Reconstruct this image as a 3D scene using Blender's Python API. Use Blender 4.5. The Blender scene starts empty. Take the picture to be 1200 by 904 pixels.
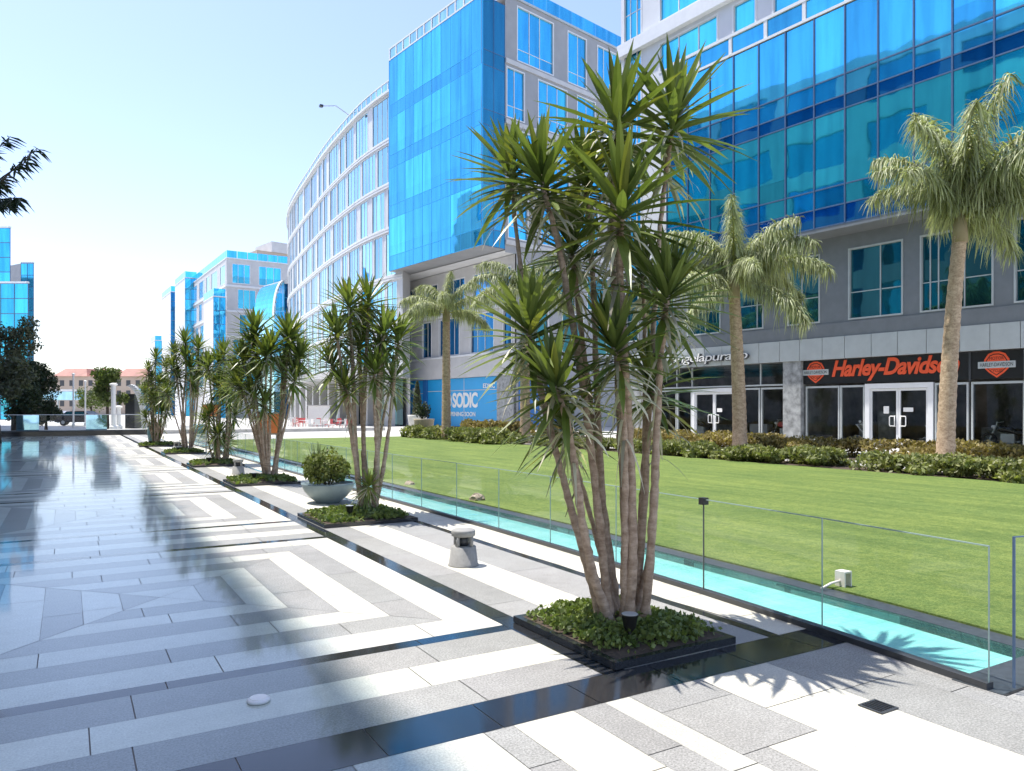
import bpy, math, random
from mathutils import Vector, Matrix
import numpy as np
RS = random.Random(7)
sc = bpy.context.scene
COL = sc.collection
R = math.radians

# ------------------------------------------------------------------ camera geometry (metres)
F, EYE = 880.0, 1.6
A = R(30.6); SA, CA = math.sin(A), math.cos(A)
def W(d, lat): return (d*SA + lat*CA, d*CA - lat*SA)          # distance along view, sideways -> world x, y
def D(px, d): return W(d, (px-600)/F*d)
def ZY(py, d): return EYE + (480-py)/F*d
def sideways(l, f): return Vector((l*CA + f*SA, -l*SA + f*CA, 0))

# ------------------------------------------------------------------ materials
MATS = {}
def mat(name):
    m = bpy.data.materials.new(name); m.use_nodes = True
    MATS[name] = m
    return m, m.node_tree.nodes, m.node_tree.links, m.node_tree.nodes['Principled BSDF']
def setc(b, col=None, rough=None, metal=None, spec=None, ior=None):
    if col is not None: b.inputs['Base Color'].default_value = (*col, 1)
    if rough is not None: b.inputs['Roughness'].default_value = rough
    if metal is not None: b.inputs['Metallic'].default_value = metal
    if spec is not None: b.inputs['Specular IOR Level'].default_value = spec
    if ior is not None: b.inputs['IOR'].default_value = ior
def noise(n, l, scale, detail=4, rough=.6, coord=None, typ='Object'):
    t = n.new('ShaderNodeTexNoise'); t.inputs['Scale'].default_value = scale
    t.inputs['Detail'].default_value = detail; t.inputs['Roughness'].default_value = rough
    if coord is None:
        c = n.new('ShaderNodeTexCoord'); l.new(c.outputs[typ], t.inputs['Vector'])
    else: l.new(coord, t.inputs['Vector'])
    return t
def ramp(n, l, src, stops):
    r = n.new('ShaderNodeValToRGB'); e = r.color_ramp.elements
    while len(e) < len(stops): e.new(.5)
    for q, (p, c) in zip(e, stops):
        q.position = p; q.color = (*c, 1) if len(c) == 3 else c
    l.new(src, r.inputs['Fac']); return r
def mixc(n, l, a, b, fac, blend='MIX'):
    m = n.new('ShaderNodeMix'); m.data_type = 'RGBA'; m.blend_type = blend
    for sck, v in ((m.inputs[6], a), (m.inputs[7], b)):
        if isinstance(v, tuple): sck.default_value = (*v, 1)
        else: l.new(v, sck)
    if isinstance(fac, (int, float)): m.inputs[0].default_value = fac
    else: l.new(fac, m.inputs[0])
    return m.outputs[2]
def math_(n, l, op, a, b=None, clamp=False):
    m = n.new('ShaderNodeMath'); m.operation = op; m.use_clamp = clamp
    for i, v in enumerate((a, b)):
        if v is None: continue
        if isinstance(v, (int, float)): m.inputs[i].default_value = v
        else: l.new(v, m.inputs[i])
    return m.outputs[0]
def bump(n, l, b, src, strength, dist=.01):
    x = n.new('ShaderNodeBump'); x.inputs['Strength'].default_value = strength; x.inputs['Distance'].default_value = dist
    l.new(src, x.inputs['Height']); l.new(x.outputs[0], b.inputs['Normal'])
def var_attr(n):
    a = n.new('ShaderNodeVertexColor'); a.layer_name = 'var'; return a.outputs['Color']

def plain(name, col, rough=.6, metal=0, spec=.5, nscale=6, namt=.12, bumpamt=0):
    m, n, l, b = mat(name); setc(b, col, rough, metal, spec)
    t = noise(n, l, nscale)
    lo = tuple(max(0, c*(1-namt)) for c in col); hi = tuple(min(1, c*(1+namt)) for c in col)
    r = ramp(n, l, t.outputs['Fac'], [(.3, lo), (.7, hi)])
    l.new(r.outputs[0], b.inputs['Base Color'])
    if bumpamt: bump(n, l, b, t.outputs['Fac'], bumpamt)
    return m

def stone(name, col, speck=.35, wet_shade_tone=.95):
    """granite slab; a film of water lies on the middle of the promenade"""
    m, n, l, b = mat(name)
    g = n.new('ShaderNodeNewGeometry'); pos = g.outputs['Position']
    sx = n.new('ShaderNodeSeparateXYZ'); l.new(pos, sx.inputs[0])
    sp = noise(n, l, 85, 4, .8, pos); big = noise(n, l, .9, 5, .6, pos); mid = noise(n, l, 9, 4, .65, pos)
    lo = tuple(c*(1-speck) for c in col); hi = tuple(min(1, c*(1+speck*.6)) for c in col)
    c0 = ramp(n, l, sp.outputs['Fac'], [(.32, lo), (.66, hi)]).outputs[0]
    c1 = mixc(n, l, c0, ramp(n, l, big.outputs['Fac'], [(.3, (.8, .79, .77)), (.7, (1.05, 1.05, 1.05))]).outputs[0], .8, 'MULTIPLY')
    c1 = mixc(n, l, c1, ramp(n, l, mid.outputs['Fac'], [(.35, (.88, .88, .88)), (.65, (1.04, 1.04, 1.04))]).outputs[0], .7, 'MULTIPLY')
    c2 = mixc(n, l, c1, var_attr(n), 1.0, 'MULTIPLY')
    w = math_(n, l, 'ADD', sx.outputs[0], math_(n, l, 'MULTIPLY', math_(n, l, 'SUBTRACT', noise(n, l, 1.6, 5, .6, pos).outputs['Fac'], .5), .55))
    mr = n.new('ShaderNodeMapRange'); mr.interpolation_type = 'SMOOTHSTEP'; l.new(w, mr.inputs['Value'])
    mr.inputs['From Min'].default_value = 1.30; mr.inputs['From Max'].default_value = 1.72
    mr.inputs['To Min'].default_value = 1; mr.inputs['To Max'].default_value = 0
    wet = mr.outputs[0]
    wd = tuple(wet_shade_tone*k for k in (.86, 1.0, 1.04))  # wet darkening plus the cooler tint of the shade, mixed into the colour
    c3 = mixc(n, l, c2, mixc(n, l, c2, wd, 1.0, 'MULTIPLY'), wet)
    l.new(c3, b.inputs['Base Color'])
    rr = n.new('ShaderNodeMapRange'); l.new(wet, rr.inputs['Value'])
    rr.inputs['To Min'].default_value = .62; rr.inputs['To Max'].default_value = .35
    l.new(rr.outputs[0], b.inputs['Roughness'])
    l.new(math_(n, l, 'MULTIPLY', wet, .75), b.inputs['Coat Weight']); b.inputs['Coat Roughness'].default_value = .05; b.inputs['Coat IOR'].default_value = 1.33
    b.inputs['Specular IOR Level'].default_value = .3
    bump(n, l, b, sp.outputs['Fac'], .12, .002)
    rip = noise(n, l, 3.2, 3, .5, pos)
    bb = n.new('ShaderNodeBump'); bb.inputs['Strength'].default_value = .05; bb.inputs['Distance'].default_value = .01
    l.new(rip.outputs['Fac'], bb.inputs['Height']); l.new(bb.outputs[0], b.inputs['Coat Normal'])
    return m
stone('stone_white', (.66, .635, .55), .3); stone('stone_light', (.57, .555, .50), .4); stone('stone_grey', (.345, .34, .325), .55, .72)
def granite():
    m, n, l, b = mat('granite_black')
    g = n.new('ShaderNodeNewGeometry'); t = noise(n, l, 220, 3, .7, g.outputs['Position'])
    r = ramp(n, l, t.outputs['Fac'], [(.4, (.012, .013, .015)), (.75, (.05, .052, .056))])
    l.new(r.outputs[0], b.inputs['Base Color']); setc(b, rough=.09, spec=.6)
    t2 = noise(n, l, 2, 4, .6, g.outputs['Position'])
    rr = ramp(n, l, t2.outputs['Fac'], [(.3, (.05,)*3), (.75, (.16,)*3)]); l.new(rr.outputs[0], b.inputs['Roughness'])
    return m
granite()
plain('mortar', (.22, .22, .21), .85)
plain('ground_paving', (.50, .49, .46), .7, nscale=1.5, namt=.15)
plain('soil', (.07, .05, .035), .95, nscale=30, namt=.4, bumpamt=.6)
plain('white_metal', (.74, .75, .76), .35, nscale=3, namt=.04)
plain('pale_metal', (.50, .53, .53), .38, metal=.25, nscale=2, namt=.06)
plain('grey_panel', (.20, .215, .23), .4, metal=.2, nscale=2, namt=.08)
plain('dark_metal', (.05, .053, .058), .35, nscale=5)
plain('mullion_blue', (.10, .16, .27), .35, metal=.4)
plain('facade_white', (.74, .745, .75), .55, nscale=.8, namt=.05)
plain('facade_pale', (.66, .67, .69), .5, nscale=.6, namt=.06)
plain('facade_grey', (.33, .335, .345), .55, nscale=.8, namt=.08)
plain('facade_stone', (.56, .555, .55), .6, nscale=.9, namt=.07)
plain('pier_stone', (.30, .31, .31), .45, nscale=3.5, namt=.45)
plain('concrete', (.30, .295, .28), .75, nscale=14, namt=.15, bumpamt=.15)
plain('bowl_paint', (.20, .26, .275), .45, nscale=5, namt=.12)
plain('pot_tan', (.40, .34, .25), .7, nscale=6, namt=.15)
plain('pot_white', (.66, .65, .62), .6)
plain('pot_teal', (.16, .30, .33), .45)
plain('hoarding', (.02, .36, .74), .4, nscale=1, namt=.04)
plain('hoarding_dark', (.02, .16, .45), .4, nscale=1, namt=.04)
plain('sign_black', (.012, .011, .012), .35)
plain('paint_orange', (.78, .10, .035), .4, nscale=4, namt=.08)
plain('paint_white', (.82, .82, .80), .45, namt=.03)
plain('orange_board', (.72, .20, .05), .5)
plain('chair_red', (.62, .10, .10), .45)
plain('black_plastic', (.015, .015, .016), .4)
plain('tap_white', (.75, .70, .64), .5)
plain('rock', (.36, .29, .21), .85, nscale=12, namt=.4, bumpamt=.5)
plain('roof_red', (.33, .15, .115), .7, nscale=.3, namt=.25)
plain('tan_wall', (.46, .37, .29), .8, nscale=.1, namt=.1)
plain('shop_floor', (.34, .33, .31), .35)
plain('shop_wall', (.20, .19, .18), .7, nscale=.9, namt=.6)
plain('car_dark', (.02, .02, .024), .2)
plain('car_silver', (.55, .56, .58), .25, metal=.3)
plain('pool_coping', (.055, .065, .075), .35, nscale=20, namt=.3)

def glass_pane(name, col, rough=.03, metal=.9):
    m, n, l, b = mat(name)
    c = mixc(n, l, col, var_attr(n), 1.0, 'MULTIPLY')
    l.new(c, b.inputs['Base Color']); setc(b, rough=rough, metal=metal)
    g = n.new('ShaderNodeNewGeometry'); t = noise(n, l, .45, 2, .5, g.outputs['Position'])
    bump(n, l, b, t.outputs['Fac'], .13, .08)
    mp = n.new('ShaderNodeMapping'); mp.inputs['Scale'].default_value = (1.7, 1.7, .16); l.new(g.outputs['Position'], mp.inputs[0])
    cu = noise(n, l, 1.0, 3, .55, mp.outputs[0])       # curtains and blinds showing through
    cr = ramp(n, l, cu.outputs['Fac'], [(.35, (.74, .76, .80)), (.5, (.95, .95, .95)), (.62, (1.12, 1.08, 1.04))])
    l.new(mixc(n, l, c, cr.outputs[0], .8, 'MULTIPLY'), b.inputs['Base Color'])
    return m
glass_pane('pane_blue', (.09, .58, .91))
glass_pane('pane_pale', (.42, .74, .90))
glass_pane('pane_teal', (.04, .46, .58))
glass_pane('pane_cyan', (.08, .60, .90))
glass_pane('pane_dark', (.03, .15, .18), .02, .8)
glass_pane('pane_deep', (.02, .19, .45))

def clear_glass(name, tint, ior=1.5, rough=0.0, k=1.0):
    m = bpy.data.materials.new(name); m.use_nodes = True; MATS[name] = m
    n, l = m.node_tree.nodes, m.node_tree.links
    n.remove(n['Principled BSDF'])
    t = n.new('ShaderNodeBsdfTransparent'); t.inputs[0].default_value = (*tint, 1)
    g = n.new('ShaderNodeBsdfGlossy'); g.inputs['Roughness'].default_value = rough
    fr = n.new('ShaderNodeFresnel'); gg = n.new('ShaderNodeNewGeometry')
    iv = math_(n, l, 'ADD', math_(n, l, 'MULTIPLY', gg.outputs['Backfacing'], 1/ior-ior), ior); l.new(iv, fr.inputs[0])
    mx = n.new('ShaderNodeMixShader'); f = math_(n, l, 'MULTIPLY', fr.outputs[0], k)
    l.new(f, mx.inputs[0]); l.new(t.outputs[0], mx.inputs[1]); l.new(g.outputs[0], mx.inputs[2])
    l.new(mx.outputs[0], n['Material Output'].inputs[0])
    return m, n, l, g
clear_glass('fence_glass', (.985, .995, .99), 1.4, 0, .6)
clear_glass('shop_glass', (.72, .76, .76), 1.7, 0, 1.0)
m_, n_, l_, g_ = clear_glass('water', (.80, .985, .975), 1.33, .02)
tt = noise(n_, l_, 5, 3, .5); bb = n_.new('ShaderNodeBump'); bb.inputs['Strength'].default_value = .35; bb.inputs['Distance'].default_value = .08
l_.new(tt.outputs['Fac'], bb.inputs['Height']); l_.new(bb.outputs[0], g_.inputs['Normal'])
m, n, l, b = mat('glass_edge'); setc(b, (.30, .40, .36), .25)
def pool_tile():
    m, n, l, b = mat('pool_tile')
    g = n.new('ShaderNodeNewGeometry'); v = n.new('ShaderNodeTexVoronoi'); v.inputs['Scale'].default_value = 3.2
    wn = noise(n, l, 3, 3, .5, g.outputs['Position'])
    l.new(g.outputs['Position'], v.inputs['Vector'])
    r = ramp(n, l, wn.outputs['Fac'], [(.3, (.34, .66, .61)), (.7, (.50, .78, .72))])
    br = n.new('ShaderNodeTexBrick'); br.inputs['Scale'].default_value = 1; br.offset = 0; br.inputs['Brick Width'].default_value = .15; br.inputs['Row Height'].default_value = .15; br.inputs['Mortar Size'].default_value = .004
    l.new(g.outputs['Position'], br.inputs['Vector']); br.inputs['Color1'].default_value = (1, 1, 1, 1); br.inputs['Color2'].default_value = (.93, .95, .95, 1); br.inputs['Mortar'].default_value = (.72, .78, .78, 1)
    l.new(mixc(n, l, r.outputs[0], br.outputs[0], 1, 'MULTIPLY'), b.inputs['Base Color']); setc(b, rough=.4)
pool_tile()

def leafmat(name, lo, hi, trans=.35, rough=.45, scale=1.5):
    m, n, l, b = mat(name)
    c = n.new('ShaderNodeTexCoord'); t = noise(n, l, scale, 3, .6, c.outputs['Object'])
    r = ramp(n, l, t.outputs['Fac'], [(.3, lo), (.7, hi)])
    cc = mixc(n, l, r.outputs[0], var_attr(n), 1.0, 'MULTIPLY')
    l.new(cc, b.inputs['Base Color']); setc(b, rough=rough, spec=.4)
    tr = n.new('ShaderNodeBsdfTranslucent'); l.new(mixc(n, l, cc, (1.15, 1.25, .55), 1.0, 'MULTIPLY'), tr.inputs[0])
    mx = n.new('ShaderNodeMixShader'); mx.inputs[0].default_value = trans
    l.new(b.outputs[0], mx.inputs[1]); l.new(tr.outputs[0], mx.inputs[2]); l.new(mx.outputs[0], n['Material Output'].inputs[0])
leafmat('yucca_leaf', (.08, .12, .023), (.225, .275, .075), .25, .36)
leafmat('yucca_dry', (.55, .48, .36), (.86, .81, .69), .3, .7)
leafmat('palm_leaf', (.27, .31, .15), (.50, .52, .32), .3, .5)
leafmat('palm_dry', (.30, .24, .13), (.42, .35, .22), .2, .7)
leafmat('cover_leaf', (.10, .15, .04), (.27, .32, .10), .3, .45, 6)
leafmat('hedge_leaf', (.14, .17, .05), (.32, .33, .13), .3, .5, 2)
leafmat('hedge_red', (.20, .15, .05), (.34, .28, .10), .3, .5, 2)
leafmat('shrub_leaf', (.10, .135, .03), (.27, .29, .09), .3, .5, 3)
leafmat('ficus_leaf', (.015, .03, .012), (.045, .065, .025), .2, .5)
leafmat('grey_leaf', (.07, .08, .05), (.13, .14, .09), .3, .6)
leafmat('tree_leaf', (.07, .11, .025), (.15, .19, .05), .3, .5)
leafmat('grass_blade', (.15, .20, .045), (.20, .255, .07), .35, .55, .6)
def bark(name, lo, hi, ring, rs=60):
    m, n, l, b = mat(name)
    g = n.new('ShaderNodeNewGeometry'); mp = n.new('ShaderNodeMapping'); mp.inputs['Scale'].default_value = (6, 6, ring)
    l.new(g.outputs['Position'], mp.inputs[0]); t = noise(n, l, 1, 5, .7, mp.outputs[0])
    t2 = noise(n, l, 22, 4, .7, g.outputs['Position'])
    f = math_(n, l, 'ADD', math_(n, l, 'MULTIPLY', t.outputs['Fac'], .6), math_(n, l, 'MULTIPLY', t2.outputs['Fac'], .4))
    r = ramp(n, l, f, [(.36, lo), (.62, hi)]); l.new(r.outputs[0], b.inputs['Base Color']); setc(b, rough=.85)
    bump(n, l, b, f, .8, .03)
bark('yucca_bark', (.24, .16, .105), (.56, .42, .31), 22)
bark('palm_bark', (.26, .17, .10), (.62, .47, .32), 12)
bark('tree_bark', (.04, .03, .022), (.13, .10, .075), 2)
def lawn():
    m, n, l, b = mat('lawn')
    g = n.new('ShaderNodeNewGeometry'); pos = g.outputs['Position']
    t = noise(n, l, 42, 6, .85, pos); t2 = noise(n, l, .45, 5, .65, pos)
    mp = n.new('ShaderNodeMapping'); mp.inputs['Scale'].default_value = (1.4, .12, 1); mp.inputs['Rotation'].default_value = (0, 0, .5)
    l.new(pos, mp.inputs[0]); t3 = noise(n, l, 2, 3, .5, mp.outputs[0])
    r = ramp(n, l, t.outputs['Fac'], [(.36, (.07, .118, .024)), (.64, (.215, .28, .085))])
    c = mixc(n, l, r.outputs[0], ramp(n, l, t2.outputs['Fac'], [(.3, (.8, .85, .8)), (.7, (1.2, 1.12, 1.0))]).outputs[0], 1, 'MULTIPLY')
    c = mixc(n, l, c, ramp(n, l, t3.outputs['Fac'], [(.35, (.80, .84, .8)), (.65, (1.12, 1.1, 1.1))]).outputs[0], 1, 'MULTIPLY')
    t4 = noise(n, l, 9, 5, .7, pos); c = mixc(n, l, c, ramp(n, l, t4.outputs['Fac'], [(.36, (.74, .82, .78)), (.64, (1.16, 1.1, 1.05))]).outputs[0], 1, 'MULTIPLY')
    l.new(c, b.inputs['Base Color']); setc(b, rough=.8, spec=.2); bump(n, l, b, t.outputs['Fac'], .7, .02)
lawn()

# ------------------------------------------------------------------ mesh builder
class MB:
    def __init__(s): s.v = []; s.f = []; s.mi = []; s.var = []; s.sm = False
    def face(s, pts, mi=0, var=1.0):
        k = len(s.v); s.v += [tuple(p) for p in pts]; s.f.append(tuple(range(k, k+len(pts)))); s.mi.append(mi); s.var.append(var)
    def box(s, lo, hi, mi=0, M=None):
        x0, y0, z0 = lo; x1, y1, z1 = hi
        p = [Vector(q) for q in ((x0,y0,z0),(x1,y0,z0),(x1,y1,z0),(x0,y1,z0),(x0,y0,z1),(x1,y0,z1),(x1,y1,z1),(x0,y1,z1))]
        if M is not None: p = [M @ q for q in p]
        s.hexa(p, mi)
    def hexa(s, p, mi=0, var=1.0):
        k = len(s.v); s.v += [tuple(q) for q in p]
        for f in ((0,3,2,1),(4,5,6,7),(0,1,5,4),(1,2,6,5),(2,3,7,6),(3,0,4,7)):
            s.f.append(tuple(k+i for i in f)); s.mi.append(mi); s.var.append(var)
    def tube(s, pts, rad, seg=8, mi=0, cap=True, var=1.0):
        pts = [Vector(p) for p in pts]; n = len(pts)
        if not hasattr(rad, '__len__'): rad = [rad]*n
        k0 = len(s.v); up = Vector((0, 0, 1)); prev = None
        for i, p in enumerate(pts):
            t = (pts[min(i+1, n-1)] - pts[max(i-1, 0)]).normalized()
            if prev is None:
                a = t.cross(Vector((1, 0, 0)) if abs(t.x) < .9 else Vector((0, 1, 0))).normalized()
            else: a = (prev - t*prev.dot(t)).normalized()
            prev = a; b = t.cross(a)
            for j in range(seg):
                q = 2*math.pi*j/seg; s.v.append(tuple(p + (a*math.cos(q) + b*math.sin(q))*rad[i]))
        for i in range(n-1):
            for j in range(seg):
                a0 = k0+i*seg+j; a1 = k0+i*seg+(j+1) % seg
                s.f.append((a0, a1, a1+seg, a0+seg)); s.mi.append(mi); s.var.append(var)
        if cap:
            s.f.append(tuple(k0+j for j in range(seg))[::-1]); s.mi.append(mi); s.var.append(var)
            s.f.append(tuple(k0+(n-1)*seg+j for j in range(seg))); s.mi.append(mi); s.var.append(var)
    def lathe(s, c, prof, seg=24, mi=0):
        k0 = len(s.v); n = len(prof)
        for r, z in prof:
            for j in range(seg):
                q = 2*math.pi*j/seg; s.v.append((c[0]+r*math.cos(q), c[1]+r*math.sin(q), c[2]+z))
        for i in range(n-1):
            for j in range(seg):
                a0 = k0+i*seg+j; a1 = k0+i*seg+(j+1) % seg
                s.f.append((a0, a1, a1+seg, a0+seg)); s.mi.append(mi); s.var.append(1.0)
        s.f.append(tuple(k0+j for j in range(seg))[::-1]); s.mi.append(mi); s.var.append(1.0)
        s.f.append(tuple(k0+(n-1)*seg+j for j in range(seg))); s.mi.append(mi); s.var.append(1.0)
    def prism(s, poly, z0, z1, mi=0):
        n = len(poly); k = len(s.v)
        s.v += [(x, y, z0) for x, y in poly] + [(x, y, z1) for x, y in poly]
        s.f.append(tuple(k+i for i in range(n))[::-1]); s.f.append(tuple(k+n+i for i in range(n)))
        s.mi += [mi]*2; s.var += [1.0]*2
        for i in range(n):
            j = (i+1) % n; s.f.append((k+i, k+j, k+n+j, k+n+i)); s.mi.append(mi); s.var.append(1.0)
    def strip(s, pts, side, widths, mi=0, var=1.0, fold=None):
        """a leaf blade: centre line, side vector, half widths"""
        k = len(s.v); n = len(pts)
        for i in range(n):
            w = side*widths[i]; off = fold*widths[i] if fold is not None else Vector((0,0,0))
            s.v += [tuple(pts[i]-w+off), tuple(pts[i]), tuple(pts[i]+w+off)]
        for i in range(n-1):
            a = k+3*i
            s.f += [(a, a+1, a+4, a+3), (a+1, a+2, a+5, a+4)]; s.mi += [mi]*2; s.var += [var]*2
    def ribbon(s, pts, side, widths, mi=0, var=1.0):
        k = len(s.v); n = len(pts)
        for i in range(n):
            w = side*widths[i]; s.v += [tuple(pts[i]-w), tuple(pts[i]+w)]
        for i in range(n-1):
            a = k+2*i; s.f.append((a, a+1, a+3, a+2)); s.mi.append(mi); s.var.append(var)
    def mesh(s, name, mats, smooth=False):
        me = bpy.data.meshes.new(name); me.from_pydata(s.v, [], s.f)
        for m in mats: me.materials.append(MATS[m])
        if len(mats) > 1: me.polygons.foreach_set('material_index', np.array(s.mi, dtype=np.int32))
        if smooth: me.polygons.foreach_set('use_smooth', np.ones(len(s.f), dtype=bool))
        ca = me.color_attributes.new('var', 'FLOAT_COLOR', 'CORNER')
        cnt = np.array([len(f) for f in s.f]); vv = np.array([v if hasattr(v, '__len__') else (v, v, v) for v in s.var], dtype=np.float32).reshape(-1, 3)
        rep = np.repeat(vv, cnt, axis=0); rgba = np.concatenate([rep, np.ones((len(rep), 1), np.float32)], 1)
        ca.data.foreach_set('color', rgba.ravel()); me.update()
        return me
    def build(s, name, mats, parent=None, smooth=False):
        if isinstance(mats, str): mats = [mats]
        o = bpy.data.objects.new(name, s.mesh(name, mats, smooth)); COL.objects.link(o)
        if parent is not None: adopt(o, parent)
        return o
def adopt(o, parent):
    o.parent = parent
    if parent.type == 'EMPTY': o.matrix_parent_inverse = Matrix.Translation(parent.location).inverted()
    elif parent.parent is not None:
        pass
def tag(o, label=None, cat=None, group=None, kind=None):
    for k, v in (('label', label), ('category', cat), ('group', group), ('kind', kind)):
        if v: o[k] = v
    return o
def thing(name, loc, label, cat, group=None):
    o = bpy.data.objects.new(name, None); COL.objects.link(o); o.empty_display_size = .2
    o.location = (loc[0], loc[1], loc[2] if len(loc) > 2 else 0)
    return tag(o, label, cat, group)
def dup(root, loc, rotz=0, label=None):
    r = root.copy(); COL.objects.link(r); r.location = loc; r.rotation_euler = (0, 0, rotz)
    if label: r['label'] = label
    for ch in root.children:
        c = ch.copy(); COL.objects.link(c); c.parent = r
        for g in ch.children:
            q = g.copy(); COL.objects.link(q); q.parent = c
    return r

# ------------------------------------------------------------------ facade frames
class Frame:
    def __init__(s, o, u, n=None):
        s.o = Vector((o[0], o[1], 0)); s.u = Vector((u[0], u[1], 0)).normalized()
        s.n = Vector((s.u.y, -s.u.x, 0)) if n is None else Vector((n[0], n[1], 0)).normalized()
        s.brk = []
    def pt(s, t, z, off=0): p = s.o + s.u*t + s.n*off; return Vector((p.x, p.y, z))
    def flipped(s): return s.u.cross(Vector((0,0,1))).dot(s.n) < 0
class Poly:
    """facade along a curved plan"""
    def __init__(s, pts, nsign=1):
        s.p = [Vector((x, y, 0)) for x, y in pts]; s.L = [0]
        for a, b in zip(s.p, s.p[1:]): s.L.append(s.L[-1] + (b-a).length)
        s.ns = []
        for i in range(len(s.p)):
            t = (s.p[min(i+1, len(s.p)-1)] - s.p[max(i-1, 0)]).normalized(); s.ns.append(Vector((t.y, -t.x, 0))*nsign)
        s.brk = s.L[1:-1]
    def pt(s, t, z, off=0):
        i = 0
        while i < len(s.L)-2 and t > s.L[i+1]: i += 1
        f = (t - s.L[i])/(s.L[i+1]-s.L[i])
        p = s.p[i].lerp(s.p[i+1], f) + s.ns[i].lerp(s.ns[i+1], f)*off
        return Vector((p.x, p.y, z))
def fquad(mb, fr, s0, s1, z0, z1, off=0, mi=0, var=1.0):
    mb.face([fr.pt(s0, z0, off), fr.pt(s1, z0, off), fr.pt(s1, z1, off), fr.pt(s0, z1, off)], mi, var)
def fbox(mb, fr, s0, s1, z0, z1, o0, o1, mi=0):
    cuts = [s0] + [b for b in fr.brk if s0+.01 < b < s1-.01] + [s1]
    for a, b in zip(cuts, cuts[1:]):
        mb.hexa([fr.pt(a, z0, o1), fr.pt(b, z0, o1), fr.pt(b, z0, o0), fr.pt(a, z0, o0),
                 fr.pt(a, z1, o1), fr.pt(b, z1, o1), fr.pt(b, z1, o0), fr.pt(a, z1, o0)], mi)
def wall_open(mb, fr, s0, s1, z0, z1, ops, depth=.2, mi=0):
    S = sorted(set([s0, s1] + [v for o in ops for v in o[:2] if s0 < v < s1] + [b for b in fr.brk if s0 < b < s1]))
    Z = sorted(set([z0, z1] + [v for o in ops for v in o[2:4] if z0 < v < z1]))
    for a, b in zip(S, S[1:]):
        run = None
        for c, d in zip(Z, Z[1:]):
            ms, mz = (a+b)/2, (c+d)/2
            if any(o[0] < ms < o[1] and o[2] < mz < o[3] for o in ops):
                if run: fquad(mb, fr, a, b, run[0], run[1], 0, mi); run = None
            else: run = (run[0], d) if run else (c, d)
        if run: fquad(mb, fr, a, b, run[0], run[1], 0, mi)
    for o in ops:
        a, b, c, d = o[:4]
        for q in (([a, c], [b, c]), ([b, c], [b, d]), ([b, d], [a, d]), ([a, d], [a, c])):
            (p0, q0), (p1, q1) = q
            mb.face([fr.pt(p0, q0, 0), fr.pt(p1, q1, 0), fr.pt(p1, q1, -depth), fr.pt(p0, q0, -depth)], mi)
def pane_quad(mb, fr, s0, s1, z0, z1, off, var, mi=0, tilt=.006):
    j = [RS.uniform(-tilt, tilt) for _ in range(3)]
    mb.face([fr.pt(s0, z0, off+j[0]), fr.pt(s1, z0, off+j[1]), fr.pt(s1, z1, off+j[1]+j[2]), fr.pt(s0, z1, off+j[0]+j[2])], mi, var)
def window(fr, parent, s0, s1, z0, z1, splits=(), hsplits=(), fmat='white_metal', pmat='pane_blue', w=.07, dep=.12, v=(.75, 1.25)):
    m = MB()
    fbox(m, fr, s0, s0+w, z0, z1, -dep-.03, .03); fbox(m, fr, s1-w, s1, z0, z1, -dep-.03, .03)
    fbox(m, fr, s0+w, s1-w, z0, z0+w, -dep-.03, .028); fbox(m, fr, s0+w, s1-w, z1-w, z1, -dep-.03, .028)
    for t in splits: fbox(m, fr, t-w*.35, t+w*.35, z0+w, z1-w, -dep-.03, -dep+.03)
    cs = [s0+w] + [x for t in splits for x in (t-w/2, t+w/2)] + [s1-w]
    cols = list(zip(cs[::2], cs[1::2]))
    for h in hsplits:
        for a, b in cols: fbox(m, fr, a, b, h-w*.3, h+w*.3, -dep-.03, -dep+.025)
    o = m.build('window', fmat, parent)
    p = MB(); zs = [z0+w] + list(hsplits) + [z1-w]
    base = RS.uniform(*v)
    for a, b in cols:
        for c, d in zip(zs, zs[1:]): pane_quad(p, fr, a, b, c, d, -dep, min(1.7, base*RS.uniform(.85, 1.15)))
    q = p.build('pane', pmat); q.parent = o; q.matrix_parent_inverse = o.matrix_basis.inverted()
    fix_child(q, o)
    return o
def fix_child(q, o):
    """keep a sub-part whose mesh is written in world metres where it is"""
    q.parent = o; q.matrix_parent_inverse = Matrix.Identity(4)
def sub(mb, name, mats, parent, smooth=False):
    q = mb.build(name, mats, None, smooth); fix_child(q, parent); return q

def text_mesh(s, extrude=.0, shear=0, offset=0, spacing=1.0):
    c = bpy.data.curves.new('lettering', 'FONT'); c.body = s; c.extrude = extrude; c.shear = shear; c.offset = offset; c.space_character = spacing
    c.resolution_u = 4
    o = bpy.data.objects.new('lettering', c); COL.objects.link(o)
    dg = bpy.context.evaluated_depsgraph_get(); dg.update()
    me = bpy.data.meshes.new_from_object(o.evaluated_get(dg)); COL.objects.unlink(o); bpy.data.objects.remove(o)
    v = np.array([q.co[:] for q in me.vertices]); f = [tuple(p.vertices) for p in me.polygons]
    bpy.data.meshes.remove(me)
    return v, f
def lettering(fr, s, t0, t1, z0, z1, off, material, parent, name='lettering', thick=.03, sgn=-1, **kw):
    """writing fitted into t0..t1 (reading direction sgn along the facade), z0..z1"""
    v, f = text_mesh(s, .5, **kw)
    lo, hi = v.min(0), v.max(0); sp = np.maximum(hi-lo, 1e-6); q = (v-lo)/sp
    m = MB()
    m.v = [tuple(fr.pt(t0 + (t1-t0)*a, z0+(z1-z0)*b, off+thick*c)) for a, b, c in q]
    m.f = f; m.mi = [0]*len(f); m.var = [1.0]*len(f)
    return m.build(name, material, parent)

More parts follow.
